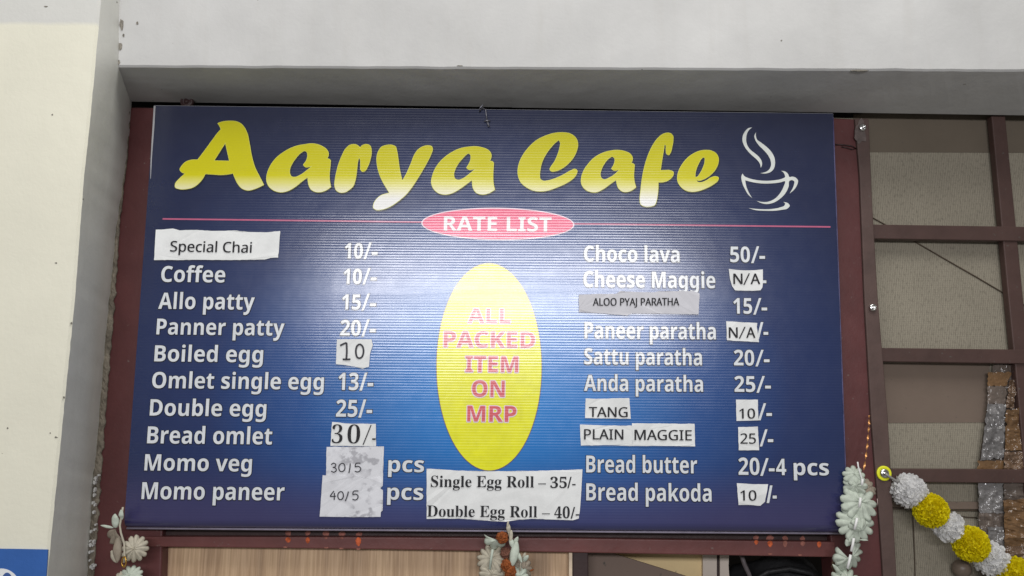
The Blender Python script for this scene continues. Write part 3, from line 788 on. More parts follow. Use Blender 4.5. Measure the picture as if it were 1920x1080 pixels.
words(o, [text('Double Egg Roll', 801, 1007, 947, 968, SERIFB, 0.0, 969.5), text('40', 1039, 1068, 950, 971, SERIFB, 0.0, 971),
          quadpx([(1016, 963.5), (1031, 963.5), (1031, 962), (1016, 962)]), quadpx([(1069.5, 972), (1072, 972), (1078, 950), (1075.5, 950)]), quadpx([(1079, 966), (1085.5, 966), (1085.5, 963.5), (1079, 963.5)])])
o = slip(z3([(1277, 890), (1300, 893), (1340, 897), (1400, 897), (1452, 893), (1453, 940), (1450, 985), (1440, 1000), (1400, 1003), (1310, 1000), (1296, 980), (1285, 945)]), 'white slip with rounded lower corners marked not available, second price row at right')
words(o, [text('N', 1374.5, 1391, 513.5, 533, SANS, 0.006, 533), text('A', 1406.5, 1424, 513.5, 533, SANS, 0.006, 533), quadpx([(1392.5, 534.5), (1395, 534.5), (1405, 513), (1402.5, 513)])])
o = slip([(1085, 552.5), (1120, 551.5), (1155, 551), (1162, 546), (1190, 547.5), (1225, 548.5), (1235, 546), (1270, 546), (1300, 546), (1311, 550.5), (1309, 590), (1250, 588.5), (1185, 588), (1175, 592), (1130, 588), (1085, 585.5)], 'greyish taped paper strip naming the aloo pyaj paratha', M_grey)
words(o, [text('ALOO PYAJ PARATHA', 1111.5, 1272.5, 559.5, 573.5, SANS, 0.012, 573)])
o = slip(z8([(1207, 88), (1328, 95), (1326, 112), (1335, 170), (1210, 162)]), 'white slip marked not available beside the paneer paratha row')
words(o, [text('N', 1366, 1382, 614, 633.5, SANS, 0.006, 633.5), text('A', 1398.5, 1415, 614, 633.5, SANS, 0.006, 633.5), quadpx([(1384, 635), (1386.5, 635), (1397, 613), (1394.5, 613)])])
o = slip(z8([(660, 388), (700, 390), (830, 387), (836, 468), (658, 465)]), 'small white slip with a four letter drink name in capitals')
words(o, [text('TANG', 1104, 1176, 763, 781.5, SANS, 0.008, 782)])
o = slip(z8([(638, 490), (740, 494), (840, 494), (843, 573), (740, 570), (642, 572)]), 'white slip with the word plain in capitals', off=0.0014)
words(o, [text('PLAIN', 1095, 1168, 804.5, 823.5, SANS, 0.008, 824)])
o = slip(z8([(840, 485), (1083, 487), (1086, 575), (960, 573), (843, 573)]), 'white slip with a six letter noodle name in capitals')
words(o, [text('MAGGIE', 1189.5, 1296, 805.5, 824.5, SANS, 0.008, 825.5)])
for zs, (s, x0, x1, c0, b0), lb in [([(1245, 393), (1330, 393), (1332, 474), (1247, 476)], ('10', 1385.5, 1414.5, 766, 784.5), 'small white slip with a printed ten, upper one at right'),
                                ([(1253, 500), (1330, 498), (1335, 590), (1255, 590)], ('25', 1387.5, 1416, 812.5, 831.5), 'small white slip with a printed twenty five'),
                                ([(1248, 718), (1310, 722), (1370, 722), (1358, 790), (1340, 806), (1300, 803), (1255, 803)], ('10', 1387.5, 1417, 919, 938), 'small white slip with a printed ten, lowest at right')]:
    o = slip(z8(zs), lb); words(o, [text(s, x0, x1, c0, b0, SANS, 0.006, b0)])
# crease near the lower left corner of the sheet and bits of wire tie at the top edge
wire = empty('wire_tie', sp(908, 212, 0.004), 'small bent grey wire tie at the top edge of the blue board', 'wire tie')
M_wire = mottled('dull_wire', alb(120, 120, 128), 0.4, 0.3, 90, 0.5, metal=0.7)
pts = [at(906, 196, -0.066)] + [sp(x, y, o_) for x, y, o_ in [(900, 203, 0.001), (899, 211, 0.003), (905, 204, 0.006), (911, 208, 0.006), (912, 217, 0.004), (913, 227, 0.003)]]
v1 = tube(pts, 0.0011, 6)
v, f = merge(v1, tube([sp(908, 229, .003), sp(913, 227, .004), sp(919, 228, .003)], 0.0014, 6), tube([sp(913, 227, .003), sp(915, 233, .004), sp(917, 239, .003)], 0.0016, 6))
link_mesh('wire', v, f, M_wire, wire, smooth=True)

# ------------------------------------------------------------------ window grille and the screen behind it
def screen_mat():
    m, nt, p = newmat('fibre_screen'); v = tc(nt)
    base = alb(132, 126, 113, 0.72)
    c = ramp(nt, noise_tex(nt, v, 7, 5, 0.6), [(0.3, tuple(x * .88 for x in base[:3])), (0.7, tuple(x * 1.08 for x in base[:3]))])
    w = N(nt, 'ShaderNodeTexWave'); w.bands_direction = 'X'; w.inputs['Scale'].default_value = 95; w.inputs['Distortion'].default_value = 1.5; w.inputs['Detail'].default_value = 2
    nt.links.new(v, w.inputs['Vector'])
    w2 = N(nt, 'ShaderNodeTexWave'); w2.bands_direction = 'Z'; w2.inputs['Scale'].default_value = 95; w2.inputs['Distortion'].default_value = 1.5
    nt.links.new(v, w2.inputs['Vector'])
    wv = math_n(nt, 'MULTIPLY', w.outputs['Fac'], math_n(nt, 'ADD', math_n(nt, 'MULTIPLY', w2.outputs['Fac'], 0.5), 0.5))
    f = N(nt, 'ShaderNodeMapRange'); f.inputs[1].default_value = 0.0; f.inputs[2].default_value = 0.5; f.inputs[3].default_value = 0.45; f.inputs[4].default_value = 0.0
    nt.links.new(wv, f.inputs[0]); c = mixc(nt, f.outputs[0], c, tuple(x * 0.45 for x in base[:3]) + (1,))
    dk = ramp(nt, noise_tex(nt, scale_vec(nt, v, (1.3, 1, .7)), 190, 5, 0.65), [(0.50, (0, 0, 0)), (0.72, (0.42, 0.42, 0.42))])
    c = mixc(nt, dk, c, (0.045, 0.038, 0.03, 1))
    nt.links.new(c, p.inputs['Base Color']); p.inputs['Roughness'].default_value = 0.85; p.inputs['Specular IOR Level'].default_value = 0.15
    nt.links.new(bump(nt, wv, 0.4, 0.0012), p.inputs['Normal'])
    return m
M_screen = screen_mat()
M_card = mottled('brown_card', alb(102, 90, 81, 0.72), 0.8, 0.08, 9, 0.15, 90, 0.0005, specks=0.004)
M_card2 = mottled('khaki_card', alb(92, 84, 74, 0.72), 0.8, 0.08, 9, 0.15, 90, 0.0005, specks=0.004)
scr = empty('screen_panel', at(1760, 1130, 0.035), 'beige woven screen panel fixed behind the brown wire grille', 'screen')
slab('cloth', [(1560, 180), (2060, 180), (2060, 1170), (1600, 1170)], 0.035, 0.01, M_screen, scr)
slab('card_strip', [(1600, 200), (2050, 210), (2050, 287), (1600, 285)], 0.034, 0.0009, M_card2, scr, label='smooth khaki strip across the top of the screen')
slab('card_strip', [(1640, 681), (1856, 681), (1852, 792), (1640, 793)], 0.034, 0.0009, M_card, scr, label='smooth brown strip across the third pane')
slab('batten', [(1660, 941), (1836, 941), (1836, 955), (1660, 955)], 0.028, 0.006, M_card, scr, 0.001)
M_dkw = mottled('dark_cord', alb(70, 60, 50), 0.7, 0.2, 60)
def ptube(name, px, Y, r, mat, parent, seg=6, **k):
    v, f = tube([at(x, y, Y if not isinstance(Y, (list, tuple)) else Y[i]) for i, (x, y) in enumerate(px)], r, seg)
    return link_mesh(name, v, f, mat, parent, smooth=True, **k)
ptube('seam', [(1711, 955), (1713, 1000), (1715, 1050), (1717, 1130)], 0.034, 0.0011, M_dkw, scr)
ptube('seam', [(1660, 951), (1720, 955), (1800, 957), (1840, 957)], 0.0275, 0.0012, M_dkw, scr)
ptube('seam', [(1800, 968), (1815, 970), (1832, 971)], 0.034, 0.0011, M_dkw, scr)

M_iron = mottled('brown_iron', alb(68, 50, 46, 0.76), 0.5, 0.2, 16, 0.4, 80, 0.0010, specks=0.01)
M_hem = mottled('dusty_iron', alb(78, 62, 58, 0.76), 0.6, 0.22, 22, 0.35, 80, 0.0012, specks=0.01)
gr = empty('window_grille', at(1760, 1130, 0.01), 'brown painted iron window grille with rectangular panes, right of the blue board', 'grille')
slab('post', [(1603, 222), (1612, 330), (1621, 560), (1634, 790), (1650, 990), (1660, 1140), (1685, 1140), (1675, 960), (1665, 780), (1646.5, 560), (1636, 380), (1629, 222)], -0.006, 0.02, M_hem, gr, 0.002)
slab('upright', [(1859, 215), (1890.5, 556), (1904, 690), (1917, 830), (1936, 1140), (1966, 1140), (1946, 830), (1932, 690), (1918.6, 556), (1885, 215)], 0.012, 0.016, M_iron, gr, 0.002)
slab('crossbar', [(1634, 420.5), (2050, 427), (2050, 454), (1636, 447.5)], 0.008, 0.016, M_iron, gr, 0.0015)
slab('crossbar', [(1648, 652), (2050, 657), (2050, 684), (1650, 678)], 0.008, 0.016, M_iron, gr, 0.0015)
slab('crossbar', [(1668, 879), (2050, 881), (2050, 907), (1670, 904)], 0.008, 0.016, M_iron, gr, 0.0015)
M_steel = mottled('bright_steel', (0.75, 0.75, 0.74, 1), 0.22, 0.1, 60, 0.5, 120, 0.0003, metal=1.0)
M_wash = mottled('yellow_green_washer', alb(206, 214, 40), 0.4, 0.1, 60, 0.4)
M_smear = mottled('sealant', alb(86, 76, 73, 0.72), 0.55, 0.35, 90, 0.4, 160, 0.002)
def irregular(name, cx, cy, rx, ry, Y, mat, parent, th=0.001, n=28, amp=0.25, seed=0):
    pts = []
    for k in range(n):
        a = 2 * math.pi * k / n; r = 1 + amp * noise.noise((math.cos(a) * 1.7 + seed, math.sin(a) * 1.7, seed))
        pts.append(at(cx + rx * r * math.cos(a), cy + ry * r * math.sin(a), Y))
    v, f = extrude_poly(pts, (0, th, 0)); o = link_mesh(name, v, f, mat, parent); fix(o); return o
irregular('sealant_smear', 1613, 248, 11, 22, -0.0072, M_smear, gr, 0.001, amp=0.5, seed=3)
def bolt(px, py, Y, r, parent, washer=None):
    c0 = at(px, py, Y)
    ax = Vector((0, -1, 0))
    prof_ = [(r * 1.0, 0.003), (r * 1.0, -0.001), (r * 0.98, -0.0025), (r * .86, -0.004), (r * 0.62, -0.0054), (r * 0.55, -0.0052), (r * 0.5, -0.0028), (r * 0.28, -0.0028), (r * 0.22, -0.0050), (0.0002, -0.0055)]
    v, f = lathe(c0, ax, [(a, -h) for a, h in prof_], 20)
    o = link_mesh('bolt', v, f, M_steel, parent, smooth=True)
    if washer:
        v, f = lathe(c0, ax, [(washer, -0.002), (washer, 0.0008), (washer * .94, 0.0016), (washer * .72, 0.0016), (washer * .66, 0.0006)], 32)
        link_mesh('washer', v, f, M_wash, o, smooth=True)
    return o
bolt(1616, 240, -0.008, 0.0072, gr)
bolt(1635.5, 577, -0.007, 0.0070, gr)
bolt(1657.5, 887.5, -0.008, 0.0082, gr, 0.0125)
wc = empty('wire', at(1766, 484, 0.022), 'thin dark wire running diagonally behind the upper grille bars', 'wire')
ptube('strand', [(1630, 405), (1665, 424), (1703, 446), (1760, 479), (1830, 519), (1896, 558), (1925, 575)], 0.0338, 0.0013, M_dkw, wc)
wt = empty('thread', at(1590, 274, -0.002), 'short dark thread looped on the maroon stile near the top bolt', 'thread')
ptube('strand', [(1566, 271), (1582, 271.5), (1598, 274), (1606, 279), (1598, 280), (1588, 277), (1578, 275)], -0.002, 0.0012, M_post, wt)
wt2 = empty('thread', at(1648, 1020, -0.003), 'thin pale thread hanging along the right edge of the maroon stile', 'thread')
ptube('strand', [(1645, 935), (1648, 960), (1651, 1000), (1654, 1040), (1657, 1085), (1660, 1130)], -0.004, 0.0009, mottled('pale_thread', alb(190, 170, 165), 0.7, 0.2, 60), wt2)
kn = empty('hanging_knob', at(1803, 1066, 0.02), 'small round brown knob hanging on a cord behind the pompom garland', 'knob')
v, f = lathe(at(1803, 1066, 0.020), (0, 0, 1), [(0.0005, -.016), (.006, -.0145), (.011, -.011), (.0145, -.006), (.016, 0), (.0145, .006), (.011, .011), (.006, .0145), (.0005, .016)], 20)
link_mesh('ball', v, f, mottled('brown_plastic', alb(104, 92, 82), 0.35, 0.15, 60), kn, smooth=True)
ptube('cord', [(1806, 1030), (1805, 1040), (1804, 1052)], 0.020, 0.0025, M_dkw, kn)

# shiny crumpled packing tape at the right
def foil(name, col, rough=0.16, spec=0.6, crumple=30, bd=0.006, var=0.3):
    m, nt, p = newmat(name); v = tc(nt)
    c = ramp(nt, noise_tex(nt, v, 25, 5, 0.6), [(0.3, tuple(x * (1 - var) for x in col[:3])), (0.7, tuple(min(.9, x * (1 + var)) for x in col[:3]))])
    nt.links.new(c, p.inputs['Base Color']); p.inputs['Roughness'].default_value = rough; p.inputs['Specular IOR Level'].default_value = spec
    nt.links.new(bump(nt, noise_tex(nt, v, crumple, 5, 0.6), 0.9, bd), p.inputs['Normal']); return m
T_dark = foil('grey_tape', alb(86, 77, 71, .72)); T_silver = foil('clear_tape', alb(104, 102, 102, .72), 0.13, 0.8); T_orange = foil('orange_brown_tape', alb(100, 76, 52, .74), 0.16)
T_brown = foil('brown_tape', alb(98, 78, 62, .72), 0.12, 0.9, 45, 0.012)
tp = empty('packing_tape', at(1870, 1130, 0.02), 'crumpled shiny silver and brown packing tape on the screen, at the right edge', 'tape')
def tape(px, Y, mat, amp=0.004, nx=14, ny=22, label=None):
    """px: four corners TL, TR, BR, BL"""
    tl, tr, br, bl = [Vector(q) for q in px]; V = []; Fc = []
    for j in range(ny + 1):
        for i in range(nx + 1):
            s, t = i / nx, j / ny
            q = tl.lerp(tr, s).lerp(bl.lerp(br, s), t)
            e = 5.0 if i in (0, nx) else 0.0
            h = noise.noise((q.x * 0.09, q.y * 0.07, Y * 90)) + 0.6 * noise.noise((q.x * 0.22, q.y * 0.2, 3)) - abs(noise.noise((q.x * 0.06, q.y * 0.05, 8)))
            V.append(at(q.x + e * noise.noise((q.y * 0.12, i, 1)), q.y + (3.0 * noise.noise((q.x * 0.15, j, 2)) if j in (0, ny) else 0), Y - 0.002 + amp * h))
    W_ = nx + 1
    for j in range(ny):
        for i in range(nx):
            a = j * W_ + i; Fc.append([a, a + 1, a + 1 + W_, a + W_])
    return link_mesh('tape_piece', V, Fc, mat, tp, label=label)
z6 = Z(1780, 640, 4.157)
tape(z6([(345, 160), (640, 180), (640, 1010), (222, 1010)]), 0.028, T_dark, 0.0025)
tape(z6([(300, 240), (488, 240), (440, 350), (298, 350)]), 0.023, T_orange, 0.001)
tape(z6([(298, 350), (445, 350), (440, 490), (298, 490)]), 0.022, T_dark, 0.001)
tape(z6([(298, 488), (440, 488), (425, 905), (245, 930)]), 0.019, T_silver, 0.004, label='clear silvery tape strip')
tape(z6([(470, 300), (530, 300), (500, 520), (440, 520)]), 0.021, T_brown, 0.005)
tape(z6([(440, 540), (640, 500), (660, 850), (436, 850)]), 0.018, T_orange, 0.004, label='glossy orange brown tape strip')
tape(z6([(430, 860), (680, 860), (690, 1010), (425, 1010)]), 0.017, T_brown, 0.005)
tape(z6([(222, 930), (425, 930), (425, 1010), (218, 1010)]), 0.020, T_orange, 0.001)
tape([(1834, 903), (1880, 903), (1882, 962), (1836, 962)], 0.020, T_silver, 0.003)
tape([(1835, 960), (1882, 960), (1885, 1140), (1838, 1140)], 0.021, T_dark, 0.003)
tape([(1852, 988), (1882, 988), (1884, 1050), (1854, 1050)], 0.018, T_silver, 0.003)
tape([(1882, 903), (1990, 903), (1990, 940), (1882, 940)], 0.019, T_dark, 0.003)
tape([(1882, 938), (1990, 930), (1990, 1024), (1884, 1024)], 0.014, T_orange, 0.007, label='glossy orange brown tape strip')
tape([(1884, 1022), (1990, 1022), (1990, 1140), (1886, 1140)], 0.016, T_brown, 0.006)

# ------------------------------------------------------------------ under the rail
m, nt, p = newmat('wood_laminate'); v = tc(nt)
sv = scale_vec(nt, v, (15, 1, 1.0))
base_w = noise_tex(nt, sv, 2.2, 6, 0.62)
c = ramp(nt, base_w, [(0.25, alb(112, 86, 64, .70)), (0.45, alb(166, 136, 106, .70)), (0.6, alb(190, 160, 126, .70)), (0.8, alb(146, 116, 88, .70))])
fine = noise_tex(nt, scale_vec(nt, v, (150, 1, 4)), 2.0, 3, 0.6)
c = mixc(nt, 0.35, c, ramp(nt, fine, [(0.35, alb(104, 84, 66, .72)), (0.65, alb(186, 164, 138, .72))]))
nt.links.new(c, p.inputs['Base Color']); p.inputs['Roughness'].default_value = 0.45
wp = empty('wood_panel', at(660, 1140, 0.012), 'pale streaky wood laminate panel under the maroon rail', 'panel')
slab('laminate', [(240, 1000), (1066, 1000), (1066, 1150), (240, 1150)], 0.026, 0.012, m, wp)
slab('edge_band', [(1067, 1026), (1073, 1026), (1073, 1150), (1067, 1150)], 0.009, 0.015, mottled('pale_edge', alb(200, 182, 160), 0.6, 0.15, 60), wp)
cb = slab('cardboard_sheet', [(1090, 1000), (1104, 1026), (1150, 1038), (1215, 1058), (1285, 1080), (1400, 1118), (1400, 1160), (1090, 1160)], 0.06, 0.006, mottled('grey_card', alb(112, 98, 90), 0.85, 0.1, 8, 0.1, specks=0.003))
tag(cb, 'dull grey brown cardboard with a slanting top edge under the rail', 'cardboard')
cb2 = slab('cream_board', [(1095, 1000), (1317, 1010), (1317, 1160), (1095, 1160)], 0.10, 0.008, mottled('cream_card', alb(204, 176, 134, 0.66), 0.7, 0.1, 6, 0.2, specks=0.004))
tag(cb2, 'cream board behind the slanting grey cardboard under the rail', 'board')
pb = empty('pale_cabinet', at(1342, 1150, 0.09), 'narrow pale grey upright strip with a dark slot, left of the black bag', 'cabinet')
M_pale = mottled('pale_grey', alb(176, 166, 156, 0.66), 0.6, 0.1, 12, 0.2)
slab('side_strip', [(1318, 1005), (1344, 1005), (1344, 1160), (1318, 1160)], 0.09, 0.03, M_pale, pb)
slab('slot', [(1344, 1005), (1350, 1005), (1350, 1160), (1344, 1160)], 0.096, 0.02, M_post, pb)
slab('side_strip', [(1350, 1005), (1369, 1005), (1366, 1060), (1372, 1160), (1350, 1160)], 0.09, 0.03, M_pale, pb)
bag = empty('bag', at(1465, 1160, 0.12), 'black lumpy bag in the dark opening under the right of the rail', 'bag')
V = []; Fc = []
nx, ny = 30, 14
c0 = at(1465, 1120, 0.12)
for j in range(ny + 1):
    for i in range(nx + 1):
        a = math.pi * j / ny; b_ = 2 * math.pi * i / nx
        d = Vector((math.sin(a) * math.cos(b_) * 0.098, math.sin(a) * math.sin(b_) * 0.06, math.cos(a) * 0.075))
        d *= 1 + 0.22 * noise.noise(d * 28) + 0.1 * noise.noise(d * 70)
        V.append(c0 + d)
for j in range(ny):
    for i in range(nx):
        q = j * (nx + 1) + i; Fc.append([q, q + nx + 1, q + nx + 2, q + 1])
M_bag = mottled('black_cloth', (0.012, 0.012, 0.014, 1), 0.5, 0.3, 30, 0.4, 90, 0.003)
link_mesh('body', V, Fc, M_bag, bag, smooth=True)
ptube('strap', [(1390, 1040), (1396, 1058), (1404, 1075), (1412, 1100)], 0.05, 0.004, mottled('grey_strap', alb(88, 82, 84), 0.5, 0.2, 40), bag)
ptube('strap', [(1410, 1090), (1440, 1072), (1480, 1066), (1520, 1074), (1545, 1098)], 0.055, 0.005, M_bag, bag)

# blue sign low on the pillar
bs = empty('blue_sign', at(45, 1130, Y_PIL - 0.002), 'blue sign with a white round mark low on the cream pillar, bottom left corner', 'sign')
slab('sheet', [(-70, 1028), (40, 1029.5), (89.5, 1030.5), (88, 1060), (86, 1085), (83, 1150), (-70, 1150)], Y_PIL - 0.0022, 0.0018, mottled('blue_vinyl', alb(48, 88, 152), 0.35, 0.15, 10, 0.45), bs)
ring = [(2 + 36 * math.cos(2 * math.pi * k / 48), 1104 + 38 * math.sin(2 * math.pi * k / 48)) for k in range(48)]
v, f = extrude_poly([at(x, y, Y_PIL - 0.0028) for x, y in ring], (0, 0.0005, 0))
o = link_mesh('white_mark', v, f, mottled('white_vinyl', alb(206, 210, 222), 0.4, 0.05, 30), bs); fix(o)
v, f = extrude_poly([at(13 + (x - 2) * 0.36, 1104 + (y - 1104) * 0.8, Y_PIL - 0.0034) for x, y in ring], (0, 0.0005, 0))
o2 = link_mesh('inner_mark', v, f, mottled('blue_vinyl_deep', alb(60, 84, 136), 0.4, 0.1, 30), o); fix(o2)

# ------------------------------------------------------------------ garlands
def petal_mat(name, col, sss=0.25):
    m, nt, p = newmat(name); v = tc(nt)
    c = ramp(nt, noise_tex(nt, v, 130, 4, 0.6), [(0.3, tuple(x * .85 for x in col[:3])), (0.7, tuple(min(.9, x * 1.06) for x in col[:3]))])
    nt.links.new(c, p.inputs['Base Color']); p.inputs['Roughness'].default_value = 0.6; p.inputs['Specular IOR Level'].default_value = 0.25
    p.inputs['Transmission Weight'].default_value = 0.0
    tr = N(nt, 'ShaderNodeBsdfTranslucent'); nt.links.new(c, tr.inputs[0])
    mx = N(nt, 'ShaderNodeMixShader'); mx.inputs[0].default_value = sss
    nt.links.new(p.outputs[0], mx.inputs[1]); nt.links.new(tr.outputs[0], mx.inputs[2])
    nt.links.new(mx.outputs[0], nt.nodes['Material Output'].inputs['Surface']); return m
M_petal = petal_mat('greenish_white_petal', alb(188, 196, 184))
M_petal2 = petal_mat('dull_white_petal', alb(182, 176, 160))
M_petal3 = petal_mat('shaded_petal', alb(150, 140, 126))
M_string = mottled('white_string', alb(214, 220, 206), 0.6, 0.1, 60)
M_mari = mottled('dried_marigold', alb(124, 66, 30), 0.75, 0.6, 180, 0.3, 300, 0.002)
PXM = DIST / F_PX
def flower(px, py, Y, rpx, parent, mat=M_petal, petals=13, face=(0, -1, 0.25), cup=0.35, seed=0, span=(0, 360)):
    c0 = at(px, py, Y); n = Vector(face).normalized()
    x = n.orthogonal().normalized()
    x = (Vector((1, 0, 0)) - n * n.x).normalized(); y = n.cross(x)
    Rr = rpx * PXM; V = []; Fc = []; NR = 8
    full = span[1] - span[0] >= 360
    NT = petals * 8
    cnt = NT if full else NT + 1
    for j in range(NR + 1):
        t = j / NR
        for k in range(cnt):
            a = R(span[0]) + R(span[1] - span[0]) * k / NT
            ph = petals * (a) / 2
            lob = abs(math.cos(ph))
            jit = 1 + 0.07 * noise.noise((math.floor(ph / math.pi) * 3.1, seed, 1))
            rad = Rr * t * (1 - (1 - lob ** 0.5) * 0.24 * t * t) * jit
            h = -cup * Rr * (t ** 1.7) * (1 + 0.35 * noise.noise((math.cos(a) * 1.5, math.sin(a) * 1.5, seed)))
            h += Rr * 0.10 * t * (lob - 0.5) + Rr * 0.10 * noise.noise((a * 2.3, t * 2, seed))
            V.append(c0 + x * math.cos(a) * rad + y * math.sin(a) * rad - n * h * -1)
    for j in range(NR):
        for k in range(NT if full else NT):
            l = (k + 1) % cnt
            Fc.append([j * cnt + k, (j + 1) * cnt + k, (j + 1) * cnt + l, j * cnt + l])
    o = link_mesh('flower', V, Fc, mat, parent, smooth=True)
    m_ = o.modifiers.new('thickness', 'SOLIDIFY'); m_.thickness = 0.0006
    return o
def petal(px0, px1, wpx, Y, parent, mat=M_petal, seed=0, name='petal'):
    """a narrow cupped petal or bud from one pixel to another"""
    a = at(*px0, Y); b_ = at(*px1, Y - 0.004); ax = (b_ - a); L = ax.length; ax.normalize()
    sd = ax.cross(Vector((0, 1, 0))).normalized(); up = sd.cross(ax)
    V = []; Fc = []; n1, n2 = 10, 8
    for i in range(n1 + 1):
        t = i / n1; w = wpx * PXM * (math.sin(math.pi * min(1, t * 0.92 + 0.06)) ** 0.7) * 0.5
        for k in range(n2):
            an = 2 * math.pi * k / n2
            V.append(a + ax * L * t + sd * math.cos(an) * w + up * math.sin(an) * w * 0.55 + up * 0.002 * noise.noise((t * 3, seed, 0)))
    for i in range(n1):
        for k in range(n2):
            l = (k + 1) % n2; Fc.append([i * n2 + k, i * n2 + l, (i + 1) * n2 + l, (i + 1) * n2 + k])
    Fc.append(list(range(n2))[::-1]); Fc.append([n1 * n2 + k for k in range(n2)])
    return link_mesh(name, V, Fc, mat, parent, smooth=True)
def crumple_ball(px, py, Y, rpx, parent, mat, name='marigold', seed=0, sq=1.0):
    b = bmesh.new(); bmesh.ops.create_icosphere(b, subdivisions=4, radius=1)
    V = []; 
    for v_ in b.verts:
        d = v_.co.normalized()
        r = rpx * PXM * (1 + 0.28 * noise.noise(d * 3.5 + Vector((seed, 0, 0))) + 0.2 * abs(noise.noise(d * 8 + Vector((0, seed, 0)))))
        V.append(at(px, py, Y) + Vector((d.x, d.y, d.z * sq)) * r)
    Fc = [[q.index for q in fa.verts] for fa in b.faces]; b.free()
    return link_mesh(name, V, Fc, mat, parent)

# right garland of white flowers
YG = -0.055
gg = empty('flower_garland', at(1612, 872, YG), 'hanging garland of white cloth flowers at the right lower corner of the blue board', 'garland', 'white flower garlands')
ptube('string', [(1608, 866), (1609, 874), (1615, 895), (1617, 908)], YG - 0.004, 0.0013, M_string, gg)
flower(1602, 889, YG, 19, gg, M_petal, 9, (-0.2, -1, 0.5), 0.4, 1)
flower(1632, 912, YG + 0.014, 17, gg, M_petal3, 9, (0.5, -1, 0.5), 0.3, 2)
flower(1604, 912, YG - 0.002, 21, gg, M_petal, 9, (-0.3, -1, -0.1), 0.4, 3)
flower(1615, 941, YG - 0.006, 34, gg, M_petal, 11, (0.1, -1, 0.35), 0.3, 4)
flower(1606, 980, YG - 0.010, 33, gg, M_petal, 12, (-0.05, -1, 0.2), 0.3, 5)
flower(1614, 993, YG - 0.016, 17, gg, M_petal, 8, (0.2, -1, -0.6), 0.7, 6)
petal((1594, 1008), (1587, 1024), 12, YG - 0.004, gg, M_petal, 1)
petal((1600, 1000), (1592, 1018), 9, YG - 0.006, gg, M_petal, 2)
petal((1612, 1012), (1628, 1013), 3, YG - 0.016, gg, M_petal, 3)
flower(1598, 1042, YG - 0.006, 30, gg, M_petal, 13, (0.25, -1, -0.15), 0.45, 7, (-150, 75))
flower(1592, 1048, YG - 0.004, 26, gg, M_petal, 8, (-0.3, -1, 0.1), 0.5, 8, (130, 250))
flower(1590, 1092, YG - 0.008, 28, gg, M_petal, 13, (0, -1, 0.45), 0.4, 9)
petal((1578, 1077), (1561, 1058), 7, YG, gg, M_petal, 5)
for q in ([(1617, 898), (1616, 910)], [(1613.5, 933), (1611, 951)], [(1607, 971), (1602, 993)], [(1601, 1009), (1596, 1034)], [(1595, 1040), (1589, 1066)]):
    (x0, y0), (x1, y1) = q
    ptube('string', [(x0, y0), ((x0 + x1) / 2 + .3, (y0 + y1) / 2), (x1, y1)], YG - 0.021, 0.0022, M_string, gg)
V = []; Fc = []
rib = [(1629.5, 779), (1629.5, 795), (1628.5, 808), (1627, 825), (1625.5, 842), (1623, 860), (1619.5, 882)]
P = [at(x, y, -0.012 - 0.006 * i) for i, (x, y) in enumerate(rib)]
NS = 60
for i in range(NS + 1):
    t = i / NS * (len(P) - 1); k = min(int(t), len(P) - 2); q = P[k].lerp(P[k + 1], t - k)
    an = i * 0.33; w = 0.0015
    V += [q + Vector((math.cos(an) * w, math.sin(an) * w, 0)), q - Vector((math.cos(an) * w, math.sin(an) * w, 0))]
for i in range(NS): Fc.append([2 * i, 2 * i + 1, 2 * i + 3, 2 * i + 2])
link_mesh('twisted_ribbon', V, Fc, mottled('copper_foil', alb(196, 140, 84), 0.3, 0.25, 120, 0.5, metal=0.5), gg, label='twisted copper foil ribbon')
crumple_ball(1568, 1062, YG + 0.02, 7, gg, mottled('dry_leaf', alb(74, 62, 46), 0.8, 0.5, 200), 'dried_leaf', 9, 1.5)

# centre garland
gc = empty('flower_garland', at(950, 985, YG), 'withered white flower garland with dried orange marigolds hanging at the middle of the rail', 'garland', 'white flower garlands')
zc = lambda x, y: (x / 8 + 840, y / 8 + 960)
ptube('string', [zc(905, 140), zc(893, 190), zc(905, 300), zc(940, 420), zc(985, 540), zc(1040, 640), zc(1090, 740), zc(1075, 960)], YG - 0.004, 0.0016, M_petal2, gc)
petal(zc(900, 170), zc(915, 330), 8, YG - 0.002, gc, M_petal2, 1); petal(zc(950, 270), zc(940, 450), 7, YG - 0.006, gc, M_petal2, 2)
petal(zc(985, 500), zc(1050, 370), 8, YG - 0.006, gc, M_petal, 3); petal(zc(930, 380), zc(985, 560), 9, YG - 0.008, gc, M_petal, 4)
petal(zc(1030, 450), zc(960, 820), 16, YG - 0.010, gc, M_petal, 5); petal(zc(1030, 580), zc(1110, 760), 7, YG - 0.010, gc, M_petal, 6)
petal(zc(1130, 740), zc(1205, 650), 8, YG - 0.008, gc, M_petal, 7); petal(zc(1120, 720), zc(1160, 610), 6, YG - 0.004, gc, M_petal2, 8)
crumple_ball(*zc(815, 385), YG - 0.008, 9.5, gc, M_mari, 'marigold', 1); crumple_ball(*zc(880, 800), YG - 0.012, 9, gc, M_mari, 'marigold', 2, 1.1); crumple_ball(*zc(935, 900), YG - 0.012, 9, gc, M_mari, 'marigold', 3, 1.3)
crumple_ball(*zc(870, 620), YG - 0.002, 9, gc, mottled('dry_husk', alb(100, 66, 54), 0.8, 0.4, 200), 'husk', 4)
flower(*zc(730, 420), YG - 0.004, 22, gc, M_petal, 7, (0.1, -1, -0.2), 0.6, 11, (165, 330))
flower(*zc(640, 690), YG - 0.002, 27, gc, M_petal2, 13, (-0.2, -1, 0.5), 0.4, 12)
flower(*zc(650, 930), YG - 0.008, 22, gc, M_petal2, 12, (0, -1, 0.2), 0.4, 13)
flower(*zc(1150, 850), YG + 0.002, 19, gc, M_petal3, 9, (0.5, -1, 0.2), 0.4, 14)
